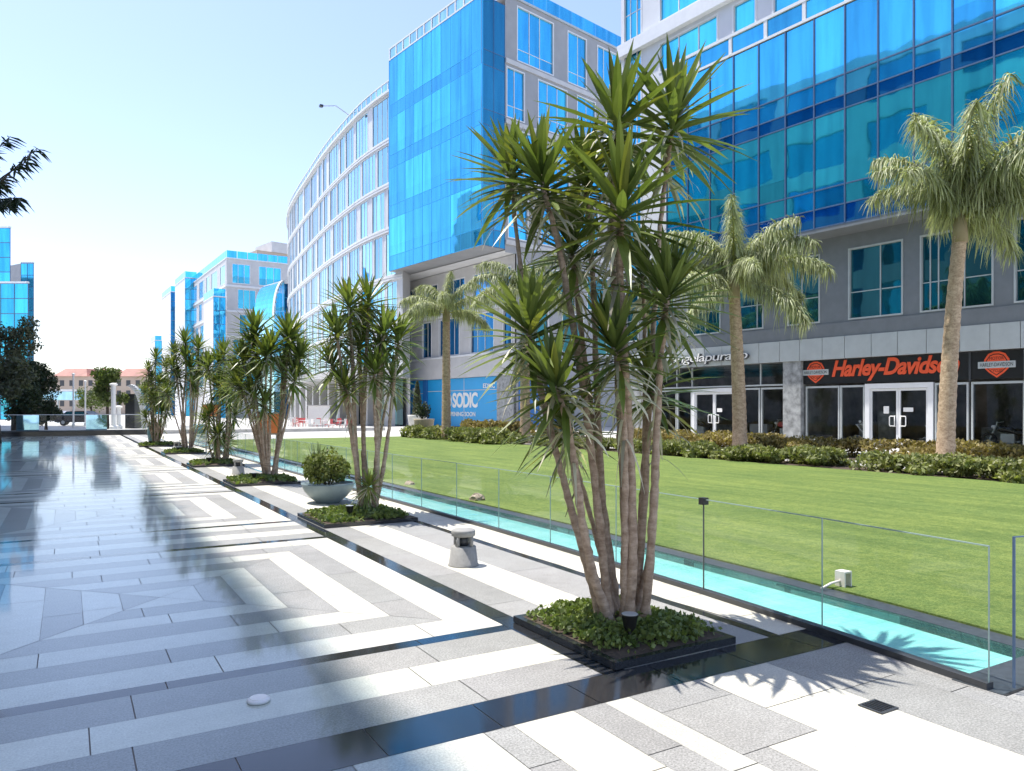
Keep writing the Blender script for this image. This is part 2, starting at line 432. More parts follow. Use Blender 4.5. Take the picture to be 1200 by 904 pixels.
# ------------------------------------------------------------------ SETTING
def rect(mb, x0, y0, x1, y1, z, mi=0, var=1.0): mb.face([(x0,y0,z),(x1,y0,z),(x1,y1,z),(x0,y1,z)], mi, var)
FX = [(4.47, 1.9), (4.53, 2.3), (4.66, 3.5), (4.75, 4.76), (4.80, 6.03), (4.84, 7.30), (4.86, 8.55)]
while FX[-1][1] < 40.5: FX.append((4.87, FX[-1][1]+1.26))
def fence_x(y):
    for (xa, ya), (xb, yb) in zip(FX, FX[1:]):
        if ya <= y <= yb: return xa+(xb-xa)*(y-ya)/(yb-ya)
    return FX[0][0] if y < FX[0][1] else FX[-1][0]
YE = FX[-1][1]
g = MB()
for x0, y0, x1, y1 in ((-3000, -400, 3.9, 4000), (3.9, -400, 3000, 2.3), (3.9, YE, 3000, 4000), (16.9, 2.3, 3000, YE)): rect(g, x0, y0, x1, y1, -.016)
rect(g, 3.9, 2.3, 16.9, YE, -.7)
tag(g.build('ground', 'ground_paving'), kind='structure')

# promenade paving
pv = MB()
GAP = .0022
def slab_strip(p0, p1, q0, q1, mi, z=0.0, L=1.5):
    """a stripe between edge p0-p1 and edge q0-q1, cut into slabs along its length"""
    p0, p1, q0, q1 = (Vector(v) for v in (p0, p1, q0, q1))
    ln = max((p1-p0).length, (q1-q0).length)
    if ln < .02: return
    u = ((p1-p0) if (p1-p0).length > (q1-q0).length else (q1-q0)).normalized()
    P0, P1, Q0, Q1 = (v.dot(u) for v in (p0, p1, q0, q1))
    lo, hi = max(P0, Q0)+.12, min(P1, Q1)-.12
    n = max(1, int(round(ln/L))); o_ = RS.uniform(.3, .7)
    cu = [c_ for c_ in (min(P0, Q0)+ln*(k_+o_)/n for k_ in range(n)) if lo < c_ < hi]
    ea = [p0] + [p0+u*(c_-P0) for c_ in cu] + [p1]; eb = [q0] + [q0+u*(c_-Q0) for c_ in cu] + [q1]
    for A0, A1, B0, B1 in zip(ea, ea[1:], eb, eb[1:]):
        c = (A0+A1+B0+B1)/4
        def ins(v):
            d = c-v; dl = d.length
            return v + d*(min(.4, GAP*1.6/dl) if dl > 1e-5 else 0)
        tone = RS.uniform(.93, 1.05)
        pv.face([(*ins(v)[:2], z) for v in (A0, A1, B1, B0)], mi, (tone*RS.uniform(.99, 1.01), tone, tone*RS.uniform(.97, 1.0)))
WHT, LGT, GRY, BLK = 0, 1, 2, 3
B = [0, .3, .58, .85, 1.17, 1.47, 1.77, 2.1]
TRA = [LGT, GRY, LGT, GRY, LGT, GRY, LGT]
RGT = [LGT, GRY, LGT, GRY, WHT, GRY, WHT]
LFT = [GRY, LGT, GRY, LGT, GRY, LGT, GRY]
PER, YC0, HB = 6.1, 7.03, 2.2
kY = HB/2.1
YEND = 52.6
XR = 2.78
for k in range(0, 8):
    yc = YC0 + PER*k
    for m in range(-4, 1):
        xc = .68 + 4.2*m
        if xc + 2.1 < -15: continue
        for i in range(7):
            a, b = B[i], B[i+1]
            for sg in (-1, 1):
                y0, y1 = yc+sg*a*kY, yc+sg*b*kY
                slab_strip((xc-a, y0), (xc+a, y0), (xc-b, y1), (xc+b, y1), TRA[i], L=1.35)
            slab_strip((xc+a, yc-a*kY), (xc+a, yc+a*kY), (xc+b, yc-b*kY), (xc+b, yc+b*kY), RGT[i] if m == 0 else LFT[i], L=1.3)
            slab_strip((xc-a, yc-a*kY), (xc-a, yc+a*kY), (xc-b, yc-b*kY), (xc-b, yc+b*kY), LFT[i], L=1.3)
    # bands between the diamonds
    for y0, y1, c in ((yc-HB-.13, yc-HB, BLK), (yc+HB, yc+HB+.13, BLK)):
        slab_strip((-16.2, y0), (XR, y0), (-16.2, y1), (XR, y1), c, L=1.6)
    ya, yb = (yc+HB+.13, yc+PER-HB-.13)
    for i, c in enumerate((GRY, WHT, GRY, LGT)):
        h = (yb-ya)/4
        slab_strip((-16.2, ya+h*i), (XR, ya+h*i), (-16.2, ya+h*(i+1)), (XR, ya+h*(i+1)), c, L=1.7)
for (y0, y1, c) in ((3.62, 3.98, GRY), (3.98, 4.33, WHT), (4.33, 4.70, GRY)):
    slab_strip((-16.2, y0), (XR, y0), (-16.2, y1), (XR, y1), c, L=1.7)
slab_strip((-16.2, 3.27), (4.62, 3.27), (-16.2, 3.62), (4.62, 3.62), BLK, L=.62)
XS = [(-16, -12, GRY)] + [(-12+.6*i, -11.4+.6*i, (GRY, LGT)[i % 2]) for i in range(21)] + [(.6, 1.1, GRY), (1.1, 1.77, LGT), (1.77, 1.94, GRY), (1.94, 2.31, WHT), (2.31, 2.52, GRY), (2.52, 2.69, LGT), (3.22, 3.51, WHT), (3.51, 3.8, WHT)]
for x0, x1, c in XS: slab_strip((x0, -5), (x0, 3.27), (x1, -5), (x1, 3.27), c, L=1.5)
slab_strip((2.69, 2.45), (2.69, 3.27), (3.22, 2.45), (3.22, 3.27), GRY, L=1.0)
slab_strip((2.69, -5), (2.69, 2.45), (2.86, -5), (2.86, 2.45), GRY); slab_strip((2.86, -5), (2.86, 2.45), (3.22, -5), (3.22, 2.45), WHT)
slab_strip((3.8, -5), (3.8, 3.27), (4.3, -5), (4.3, 3.27), GRY); slab_strip((4.3, -5), (4.3, 3.27), (4.48, -5), (4.48, 3.27), GRY)
pv.face([(4.482, 2.2, 0), (4.502, 2.2, 0), (4.608, 3.27, 0), (4.482, 3.27, 0)], GRY)
slab_strip((4.48, -5), (4.48, 2.2), (7.5, -5), (7.5, 2.2), GRY)
# strip beside the fence
for x0, x1, c in ((XR, 2.95, BLK), (2.95, 3.3, GRY), (3.3, 3.75, WHT), (3.75, 4.24, GRY), (4.24, 4.34, BLK)):
    slab_strip((x0, 3.62), (x0, YEND), (x1, 3.62), (x1, YEND), c, L=.6 if c == BLK else 1.2)
ys = [3.62] + [y for _, y in FX if y > 4] 
for a, b in zip(ys, ys[1:]): slab_strip((4.34, a), (4.34, b), (fence_x(a)-.03, a), (fence_x(b)-.03, b), WHT)
slab_strip((4.34, YE), (4.34, YEND), (6.5, YE), (6.5, YEND), WHT)
tag(pv.build('paving', ['stone_white', 'stone_light', 'stone_grey', 'granite_black']), kind='structure')
mo = MB(); rect(mo, -16.3, -5.1, 4.52, 2.2, -.006)
mo.face([(-16.3, 2.2, -.006), (4.5, 2.2, -.006), (4.63, 3.5, -.006), (4.8, 6, -.006), (4.8, YEND, -.006), (-16.3, YEND, -.006)])
tag(mo.build('paving_bed', 'mortar'), kind='structure')

# pool channel along the fence
pool = MB(); wat = MB(); cop = MB()
def X0(y): return fence_x(y)
yy = [2.5, 3.5, 4.76, 6.03, 7.3, 8.55, 14, 20, 30, YE]
for a, b in zip(yy, yy[1:]):
    xa, xb = X0(a), X0(b)
    P = lambda x, y, z: (x, y, z)
    pool.face([P(xa+.14, a, -.075), P(xa+.92, a, -.075), P(xb+.92, b, -.075), P(xb+.14, b, -.075)])
    pool.face([P(xa+.92, a, -.075), P(xa+.92, a, .0), P(xb+.92, b, .0), P(xb+.92, b, -.075)])
    pool.face([P(xa+.14, a, -.075), P(xa+.14, a, .0), P(xb+.14, b, .0), P(xb+.14, b, -.075)])
    wat.face([P(xa+.142, a, -.014), P(xa+.918, a, -.014), P(xb+.918, b, -.014), P(xb+.142, b, -.014)])
    for o0, o1 in ((-.03, .14), (.92, 1.12)):
        cop.hexa([Vector(q) for q in (P(xa+o0, a, -.3), P(xa+o1, a, -.3), P(xb+o1, b, -.3), P(xb+o0, b, -.3), P(xa+o0, a, .004), P(xa+o1, a, .004), P(xb+o1, b, .004), P(xb+o0, b, .004))])
xa = X0(2.5)
pool.face([(xa+.14, 2.5, -.075), (xa+.92, 2.5, -.075), (xa+.92, 2.5, 0), (xa+.14, 2.5, 0)])
cop.box((4.5, 2.22, -.3), (16.9, 2.5, .004))
tag(pool.build('pool', 'pool_tile'), kind='structure')
tag(wat.build('water', 'water'), kind='structure')
tag(cop.build('pool_edge', 'pool_coping'), kind='structure')

# lawn + blades
lw = MB()
ly = [2.5, 3.5, 4.76, 6.03, 7.3, 8.55, YE]
for a, b in zip(ly, ly[1:]):
    lw.face([(X0(a)+1.12, a, .02), (17.6, a, .02), (17.6, b, .02), (X0(b)+1.12, b, .02)])
    lw.face([(X0(a)+1.12, a, -.3), (X0(a)+1.12, a, .02), (X0(b)+1.12, b, .02), (X0(b)+1.12, b, -.3)])
tag(lw.build('lawn', 'lawn'), kind='structure')
# ------------------------------------------------------------------ glass fence
fo = thing('glass_fence', (4.8, 20, 0), 'long low frameless glass fence between the pale walkway and the turquoise water channel', 'fence')
base = MB(); edge = MB()
for i in range(1, len(FX)-1):
    (xa, ya), (xb, yb) = FX[i], FX[i+1]
    v = Vector((xb-xa, yb-ya, 0)); L = v.length; u = v/L; fr = Frame((xa, ya), (u.x, u.y))
    p = MB(); fbox(p, fr, .008, L-.008, .035, .815, -.006, .006)
    q = p.build('glass_panel', 'fence_glass', fo)
    e = MB(); fbox(e, fr, .006, L-.006, .8152, .822, -.007, .007); fbox(e, fr, .0052, .0078, .035, .815, -.006, .006)
    sub(e, 'polished_edge', 'glass_edge', q)
    fbox(base, fr, 0, L, .004, .04, -.03, .03)
base.build('base_channel', 'dark_metal', fo)
fr = Frame((4.56, 2.2), (1, -.25))
p = MB(); fbox(p, fr, .02, 1.6, .035, .88, -.006, .006); q = p.build('glass_panel', 'fence_glass', fo)
e = MB(); fbox(e, fr, .012, .0195, .035, .885, -.007, .007); fbox(e, fr, .02, 1.6, .881, .886, -.007, .007); sub(e, 'polished_edge', 'mullion_blue', q)
cl = MB(); cl.box((4.715, 4.73, .775), (4.775, 4.79, .835)); cl.build('clamp', 'black_plastic', fo)
ps = MB(); ps.tube([(4.745, 4.758, .03), (4.745, 4.758, .78)], .006, 6); ps.build('post', 'dark_metal', fo)

# ------------------------------------------------------------------ yuccas
def bez(p0, p1, p2, p3, n):
    r = []
    for i in range(n+1):
        t = i/n; r.append(p0*(1-t)**3 + p1*3*t*(1-t)**2 + p2*3*t*t*(1-t) + p3*t**3)
    return r
def rosette(tip, axis, L, n, rnd, seg=4, wk=.056):
    m = MB(); dry = MB(); ax = axis.normalized()
    a = ax.cross(Vector((1, 0, 0))).normalized(); b = ax.cross(a)
    for i in range(n):
        t = (i+.5)/n; th = R(6 + 104*t**.85 + rnd.uniform(-9, 9)); ph = i*2.39996 + rnd.uniform(-.2, .2)
        rad = a*math.cos(ph) + b*math.sin(ph)
        d = ax*math.cos(th) + rad*math.sin(th)
        l = L*(.72 + .38*math.sin(min(1, t*1.5)*math.pi*.62)) * rnd.uniform(.85, 1.1)
        st = tip - ax*(L*.5*t**1.3) + rad*.02
        droop = (.05 + .20*t**2)*rnd.uniform(.5, 1.5)
        side = d.cross(Vector((0, 0, 1)))
        if side.length < .1: side = d.cross(rad)
        side.normalize(); nrm = side.cross(d).normalized()
        pts = []
        for j in range(seg+1):
            f = j/seg; pts.append(st + d*(l*f) - Vector((0, 0, 1))*(l*droop*f*f))
        w = wk*L*rnd.uniform(.85, 1.15)
        prof = [.55, 1.0, .95, .62, .03] if seg == 4 else [.7, 1.0, .03]
        tone = rnd.uniform(.75, 1.2)
        var = (tone*1.0, tone, tone) if rnd.random() > .12 else (tone*1.5, tone*1.25, tone)
        m.strip(pts, side, [w*x for x in prof], 0, var, nrm*.35)
    for i in range(max(14, int(n*.42))):
        ph = rnd.uniform(0, 6.283); th = R(rnd.uniform(92, 132)); rad = a*math.cos(ph)+b*math.sin(ph)
        d = (ax*math.cos(th) + rad*math.sin(th)); l = L*rnd.uniform(.45, .9)
        st = tip - ax*rnd.uniform(.15, .95)*L + rad*.025
        side = d.cross(ax).normalized(); pts = []
        for j in range(seg+1):
            f = j/seg; pts.append(st + d*(l*f*(1-.2*f)) + rad*(.03*math.sin(f*3)) - Vector((0, 0, 1))*(l*.22*f*f))
        dry.ribbon(pts, side, [wk*L*.5*x for x in ([.7, 1, .8, .5, .05] if seg == 4 else [.8, .9, .05])], 0, rnd.choice((.6, .85, 1.0, 1.1)))
    return m, dry
def yucca(base, tips, label, seed, n=70, seg=4, rbase=.13, stem=.032, spread=1.0, zb=.06):
    rnd = random.Random(seed); root = thing('yucca_tree', (base[0], base[1], zb), label, 'tree', 'yucca trees planted in a row along the walkway')
    bz = Vector((base[0], base[1], zb))
    for i, (P, L, r) in enumerate(tips):
        P = Vector(P); off = P-bz; hd = Vector((off.x, off.y, 0))
        dirh = hd.normalized() if hd.length > .05 else Vector((math.cos(i*2), math.sin(i*2), 0))
        st = bz + dirh*rbase*rnd.uniform(.5, 1.0) + Vector((rnd.uniform(-.05, .05), rnd.uniform(-.05, .05), 0))
        H = P.z-bz.z
        c1 = st + Vector((hd.x*.40, hd.y*.40, H*.36)) + Vector((rnd.uniform(-.14, .14), rnd.uniform(-.14, .14), 0))
        ax = (Vector((hd.x*.55, hd.y*.55, H*.5)) + Vector((rnd.uniform(-.3, .3), rnd.uniform(-.3, .3), 0))).normalized()
        c2 = P - ax*H*.28
        pts = bez(st, c1, c2, P - ax*.05, 14)
        fine = bez(st, c1, c2, P - ax*.05, 48); wob = [Vector((rnd.uniform(-1, 1), rnd.uniform(-1, 1), 0))*stem*.12 for _ in fine]
        rr = [stem*r*(1.25 - .55*k/48)*rnd.uniform(.86, 1.12) for k in range(49)]; rr[0] *= 1.5; rr[1] *= 1.35; rr[2] *= 1.2
        m = MB(); m.tube([a_+b_ for a_, b_ in zip(fine, wob)], rr, 9); m.build('trunk', 'yucca_bark', root, True)
        lf, dr = rosette(P, ax, L, n, rnd, seg)
        o = lf.build('leaf_rosette', 'yucca_leaf', root)
        # older dry leaves hang down the stem under the head
        for q in range(int(n*.14)):
            k = rnd.randint(9, 13); s0 = pts[k]; ph = rnd.uniform(0, 6.283); rad = Vector((math.cos(ph), math.sin(ph), 0))
            l = L*rnd.uniform(.45, .9); tt_ = rnd.uniform(.15, .9)
            p3 = [s0 + rad*(l*tt_*f) - Vector((0, 0, 1))*(l*(1-tt_*.5)*f*(.3+.9*f)) for f in (0, .35, .7, 1)]
            dr.ribbon(p3, rad.cross(Vector((0, 0, 1))), [.022*L, .026*L, .018*L, .002], 0, rnd.uniform(.35, 1.0))
        sub(dr, 'dry_leaves', 'yucca_dry', o)
    return root
def px_tips(lst, d0):
    out = []
    for px, py, dd, L, r in lst:
        d = d0+dd; x, y = D(px, d); out.append(((x, y, ZY(py, d)), L, r))
    return out
Y1 = [(792, 130, .25, .58, .8), (724, 132, .15, .58, 1.0), (730, 228, -.3, .60, 1.15), (630, 198, -.1, .50, .9), (598, 192, .2, .44, .7),
      (785, 334, -.25, .50, .95), (617, 374, -.2, .52, .9), (716, 396, -.35, .48, .8), (645, 442, -.45, .46, 1.0), (762, 440, .15, .46, .7),
      (668, 282, .2, .46, .9), (655, 490, .05, .40, .6), (684, 200, .35, .5, .8), (752, 310, .45, .44, .7)]
yucca((3.44, 4.2), px_tips(Y1, 5.4), 'tall many-stemmed yucca nearest the camera, towering over the glass fence in the foremost planter', 11, n=58, stem=.029, rbase=.15)
def rel(base, lst):
    d = base[0]*SA+base[1]*CA; lat = base[0]*CA-base[1]*SA; px0 = 600+F*lat/d
    return d, px0
B2, B3, B4, B5, B6 = (3.84, 10.7), (3.83, 17.0), (3.8, 22.95), (3.8, 29.8), (3.3, 36.2)
Y2 = [(408, 352, 0, 0.528, 1), (432, 348, .2, 0.507, 1), (393, 385, -.2, 0.507, .9), (452, 385, -.1, 0.528, 1), (468, 392, .2, 0.487, .9), (386, 422, .1, 0.467, .8),
      (420, 400, .4, 0.487, .9), (440, 430, -.3, 0.467, .8), (402, 448, -.3, 0.427, .7), (462, 440, .3, 0.446, .7), (434, 568, -.35, 0.292, .5), (424, 376, .5, 0.467, .8), (446, 408, .3, 0.430, .8)]
yucca(B2, px_tips(Y2, 11.2), 'second yucca of the row, dense rounded head, beside the grey bowl planter', 12, n=54, seg=4)
Y3 = [(298, 385, 0, 0.649, 1), (338, 388, .2, 0.649, 1), (318, 405, -.3, 0.590, .9), (283, 418, .2, 0.590, .9), (352, 415, 0, 0.590, .8), (300, 440, -.2, 0.566, .8), (330, 432, .4, 0.543, .8), (278, 450, 0, 0.496, .7), (312, 470, -.3, 0.472, .7), (295, 401, 0.16, 0.617, .7), (343, 398, 0.36, 0.617, .7), (311, 413, -0.44, 0.560, .7), (275, 439, 0.51, 0.560, .7), (349, 440, 0.02, 0.560, .7), (295, 461, -0.01, 0.538, .7)]
yucca(B3, px_tips(Y3, 16.6), 'third yucca of the row, splayed pale stems, right behind the grey bowl planter', 13, n=56, seg=4)
Y4 = [(262, 412, 0, 0.590, .9), (244, 425, .2, 0.590, .9), (275, 430, .2, 0.543, .8), (255, 448, -.2, 0.543, .8), (268, 470, 0, 0.531, .7), (246, 482, 0, 0.496, .7), (258, 505, -.3, 0.531, .6), (252, 520, .2, 0.472, .6), (268, 515, .2, 0.472, .6), (256, 421, 0.34, 0.560, .7), (256, 451, -0.07, 0.560, .7), (262, 444, 0.07, 0.516, .7), (267, 459, -0.52, 0.516, .7), (277, 484, 0.28, 0.504, .7), (239, 492, 0.16, 0.471, .7)]
yucca(B4, px_tips(Y4, 21.7), 'fourth yucca of the row, bushy with green shoots down to its base', 14, n=52, seg=2)
Y5 = [(216, 398, 0, 0.661, 1), (232, 405, .3, 0.661, 1), (204, 412, .2, 0.614, .9), (224, 428, -.3, 0.614, .9), (242, 430, 0, 0.590, .8), (208, 440, 0, 0.566, .8), (228, 452, .3, 0.543, .8), (216, 416, -0.32, 0.628, .7), (236, 427, 0.29, 0.628, .7), (202, 427, -0.15, 0.583, .7), (224, 447, -0.11, 0.583, .7), (230, 443, 0.27, 0.560, .7), (195, 459, 0.09, 0.538, .7)]
yucca(B5, px_tips(Y5, 27.6), 'fifth yucca of the row, thick bare stems under a wide head', 15, n=52, seg=2)
Y6 = [(183, 418, 0, 0.649, .9), (196, 428, .3, 0.649, .9), (174, 432, .2, 0.590, .8), (188, 446, -.3, 0.590, .8), (200, 455, 0, 0.590, .8), (177, 462, 0, 0.543, .7), (190, 480, 0, 0.590, .7), (184, 498, .2, 0.590, .7), (178, 444, 0.34, 0.617, .7), (194, 453, 0.20, 0.617, .7), (170, 457, 0.57, 0.560, .7), (182, 466, -0.18, 0.560, .7), (198, 478, 0.05, 0.560, .7), (170, 487, 0.02, 0.516, .7)]
yucca(B6, px_tips(Y6, 32.8), 'farthest yucca of the row, darkest and leafy to the ground, beside a tall teal pot', 16, n=52, seg=2)

# ------------------------------------------------------------------ planters
def leaf_cloud(mb, pts, size, rnd, up=.5, nseg=1, vlo=.7, vhi=1.25, aspect=.5):
    for p in pts:
        d = Vector((rnd.gauss(0, 1), rnd.gauss(0, 1), rnd.gauss(0, 1)+up)); d.normalize()
        s = d.cross(Vector((rnd.gauss(0, 1), rnd.gauss(0, 1), rnd.gauss(0, 1))))
        if s.length < 1e-3: continue
        s.normalize(); l = size*rnd.uniform(.65, 1.3); w = l*aspect*.5; p = Vector(p)
        mb.face([p - d*l*.5, p + s*w, p + d*l*.5, p - s*w], 0, rnd.uniform(vlo, vhi))
PL = [(2.88, 3.92, 3.63, 4.85, 'foremost square planter of black granite with low green groundcover, at the big yucca\'s foot')]
for q, lab in zip((B2, B3, B4, B5, B6), ('square planter of green groundcover under the second yucca, nearest the bowl planter', 'square planter of bright groundcover under the third yucca, behind the bowl planter',
                   'square planter of groundcover under the bushy fourth yucca', 'square planter of sparse groundcover under the fifth yucca', 'farthest square planter, at the foot of the last dark yucca')):
    PL.append((2.96 if q is not B6 else 2.6, 4.32, q[1]-.75, q[1]+.62, lab))
for i, (x0, x1, y0, y1, lab) in enumerate(PL):
    rnd = random.Random(100+i)
    pt_ = thing('planter', ((x0+x1)/2, (y0+y1)/2, 0), lab, 'planter', 'square granite planters along the walkway')
    k = MB(); h, t = .05, .05
    for lo, hi in (((x0, y0), (x1, y0+t)), ((x0, y1-t), (x1, y1)), ((x0, y0+t), (x0+t, y1-t)), ((x1-t, y0+t), (x1, y1-t))):
        k.box((lo[0], lo[1], .004), (hi[0], hi[1], h))
    k.build('kerb', 'granite_black', pt_)
    s_ = MB(); nx = 8
    def zz(u, v): return .05 + .07*(1-(2*u-1)**2)*(1-(2*v-1)**2)
    for a in range(nx):
        for b_ in range(nx):
            u0, u1, v0, v1 = a/nx, (a+1)/nx, b_/nx, (b_+1)/nx
            X = lambda u: x0+t+(x1-x0-2*t)*u
            Yf = lambda v: y0+t+(y1-y0-2*t)*v
            s_.face([(X(u0), Yf(v0), zz(u0, v0)), (X(u1), Yf(v0), zz(u1, v0)), (X(u1), Yf(v1), zz(u1, v1)), (X(u0), Yf(v1), zz(u0, v1))])
    s_.build('soil', 'soil', pt_)
    cv = MB(); pts = []
    n = (6200, 3000, 1700, 1100, 900, 700)[i]; clumps = [(rnd.random(), rnd.random(), rnd.uniform(.02, .08)) for _ in range(60)]
    while len(pts) < n:
        u, v, hh = rnd.choice(clumps); u += rnd.gauss(0, .07); v += rnd.gauss(0, .07)
        if not (.01 < u < .99 and .01 < v < .99): continue
        pts.append((x0+t+(x1-x0-2*t)*u, y0+t+(y1-y0-2*t)*v, zz(u, v)+rnd.random()**.7*hh))
    leaf_cloud(cv, pts, (.040, .062, .09, .11, .12, .14)[i], rnd, .9, aspect=.75)
    tag(cv.build('ground_cover', 'cover_leaf', pt_), kind='stuff')
    # small black uplight on the near side
    sx, sy = ((3.2, 3.88) if i == 0 else (x0+.45, y0+.3))
    up = thing('spotlight', (sx, sy, .08), ('small black spotlight at the big yucca\'s foot', 'small black spotlight under the second yucca', 'small black spotlight under the third yucca', 'small black spotlight under the bushy fourth yucca', 'small black spotlight under the fifth yucca', 'small black spotlight under the farthest yucca')[i], 'spotlight', 'black uplights in the planters')
    b1 = MB(); b1.lathe((sx, sy, .14), [(.028, 0), (.04, .02), (.055, .10), (.06, .105)], 14); b1.build('lamp_body', 'black_plastic', up, True)
    b2 = MB(); b2.lathe((sx, sy, .246), [(.054, 0), (.054, .004)], 14); b2.build('lens', 'pale_metal', up)
    b3 = MB(); b3.tube([(sx, sy, .05), (sx, sy, .15)], .012, 6); b3.build('spike', 'black_plastic', up)

# ------------------------------------------------------------------ bollards, bowl, pots, small things
def bollard(x, y, label):
    o = thing('bollard', (x, y, 0), label, 'bollard', 'concrete bollard lights on the walkway')
    m = MB(); m.lathe((x, y, 0), [(.158, 0), (.158, .012), (.15, .02), (.128, .195), (.11, .202)], 28); m.build('base', 'concrete', o, True)
    m = MB(); m.lathe((x, y, .30), [(.112, 0), (.122, .006), (.124, .055), (.116, .066)], 28); m.build('cap', 'concrete', o, True)
    m = MB(); m.lathe((x, y, .20), [(.05, 0), (.06, .05), (.05, .101)], 16); m.build('core', 'dark_metal', o, True)
    for k in range(4):
        q = k*math.pi/2+.5; m = MB(); c, s = math.cos(q), math.sin(q)
        m.tube([(x+c*.10, y+s*.10, .197), (x+c*.10, y+s*.10, .305)], .02, 8); m.build('strut', 'concrete', o, True)
bollard(3.5, 6.9, 'squat concrete bollard light on the pale walkway stripe, nearest the big yucca')
bollard(3.62, 19.4, 'squat concrete bollard light between the third and fourth yuccas')
bollard(3.6, 31.4, 'farthest small concrete bollard light, past the fifth yucca')

bx, by = 3.86, 12.75
o = thing('bowl_planter', (bx, by, 0), 'wide shallow blue-grey bowl planter on the walkway behind the second yucca', 'planter')
m = MB(); m.lathe((bx, by, 0), [(.20, .0), (.21, .02), (.30, .09), (.40, .20), (.445, .31), (.45, .335), (.435, .338), (.42, .31)], 36); m.build('bowl', 'bowl_paint', o, True)
m = MB(); m.lathe((bx, by, .27), [(.425, 0), (.425, .02)], 30); m.build('soil', 'soil', o)
def bush(name, c, rx, ry, h, n, size, material, label, cat, seed, group=None, z0=0):
    rnd = random.Random(seed); o = thing(name, (c[0], c[1], z0), label, cat, group); pts = []
    lumps = [(rnd.uniform(-.7, .7), rnd.uniform(-.7, .7), rnd.uniform(.35, .85), rnd.uniform(.25, .45)) for _ in range(16)]
    while len(pts) < n:
        a, b_, e, r = rnd.choice(lumps); v = Vector((rnd.gauss(0, 1), rnd.gauss(0, 1), rnd.gauss(0, 1))).normalized()*r*rnd.uniform(.75, 1.05)
        x, y, z = a+v.x, b_+v.y, e+v.z
        if z < 0.02 or x*x+y*y > 1.1: continue
        pts.append((c[0]+x*rx, c[1]+y*ry, z0+z*h))
    m = MB(); leaf_cloud(m, pts, size, rnd, .6); m.build('foliage', material, o)
    b2 = MB()
    for k in range(7):
        q = k*.9; b2.tube([(c[0]+.04*math.cos(q), c[1]+.04*math.sin(q), z0-.02), (c[0]+rx*.5*math.cos(q), c[1]+ry*.5*math.sin(q), z0+h*.6)], [.014, .006], 5)
    b2.build('stem', 'tree_bark', o)
    return o
bush('shrub', (bx, by), .46, .46, .50, 3000, .075, 'shrub_leaf', 'rounded variegated yellow-green shrub filling the blue-grey bowl planter', 'shrub', 31, z0=.30)
o = thing('grass_plant', (bx-.12, by+.2, .3), 'thin dark spiky grass rising behind the shrub in the bowl planter', 'plant')
m = MB(); rnd = random.Random(5)
for k in range(46):
    q = rnd.uniform(0, 6.28); l = rnd.uniform(.35, .75); r = Vector((math.cos(q), math.sin(q), 0))*rnd.uniform(.05, .25)
    p0 = Vector((bx-.12, by+.2, .3)); m.ribbon([p0, p0+r*.4+Vector((0, 0, l*.6)), p0+r+Vector((0, 0, l))], r.cross(Vector((0, 0, 1))).normalized(), [.007, .006, .001], 0, rnd.uniform(.6, 1))
m.build('blades', 'ficus_leaf', o)

def pot(c, prof, material, label, name='plant_pot', group=None):
    o = thing(name, (c[0], c[1], 0), label, 'pot', group)
    m = MB(); m.lathe((c[0], c[1], 0), prof, 22); m.build('pot_body', material, o, True)
    m = MB(); r, z = prof[-1]; m.lathe((c[0], c[1], z-.05), [(r*.9, 0), (r*.9, .02)], 18); m.build('soil', 'soil', o)
pot(D(181, 33.6), [(.17, 0), (.24, .1), (.29, .55), (.26, .95), (.24, 1.02)], 'pot_teal', 'tall teal pot beside the farthest yucca')
pot(D(234, 36), [(.2, 0), (.3, .1), (.34, .5), (.31, .85), (.28, .9)], 'pot_teal', 'tall teal pot between the fourth and fifth yuccas')
p1, p2 = D(489, 47), D(497, 44)
pot(p1, [(.42, 0), (.46, .05), (.60, 1.15), (.62, 1.25), (.55, 1.25)], 'pot_white', 'tall tapered white pot holding a columnar cypress at the lawn\'s far corner', group='pots at the lawn corner')
pot(p2, [(.42, 0), (.46, .05), (.60, .95), (.62, 1.05), (.55, 1.05)], 'pot_tan', 'tapered tan pot with a round shrub at the lawn\'s far corner', group='pots at the lawn corner')
o = thing('cypress', (p1[0], p1[1], 1.2), 'slim columnar cypress in the tall white pot in front of the blue hoarding', 'tree')
rnd = random.Random(8); pts = []
for k in range(1500):
    t = rnd.random(); r = .33*(1-t)**.6*rnd.uniform(.5, 1.05); q = rnd.uniform(0, 6.28); pts.append((p1[0]+r*math.cos(q), p1[1]+r*math.sin(q), 1.25+t*2.1))
m = MB(); leaf_cloud(m, pts, .2, rnd, 1.5, aspect=.3); m.build('crown', 'grey_leaf', o)
m = MB(); m.tube([(p1[0], p1[1], 1.15), (p1[0], p1[1], 3.0)], [.05, .01], 6); m.build('trunk', 'tree_bark', o)
bush('shrub', p2, .5, .5, .9, 700, .16, 'ficus_leaf', 'small round dark shrub in the tan pot', 'shrub', 33, z0=1.0)

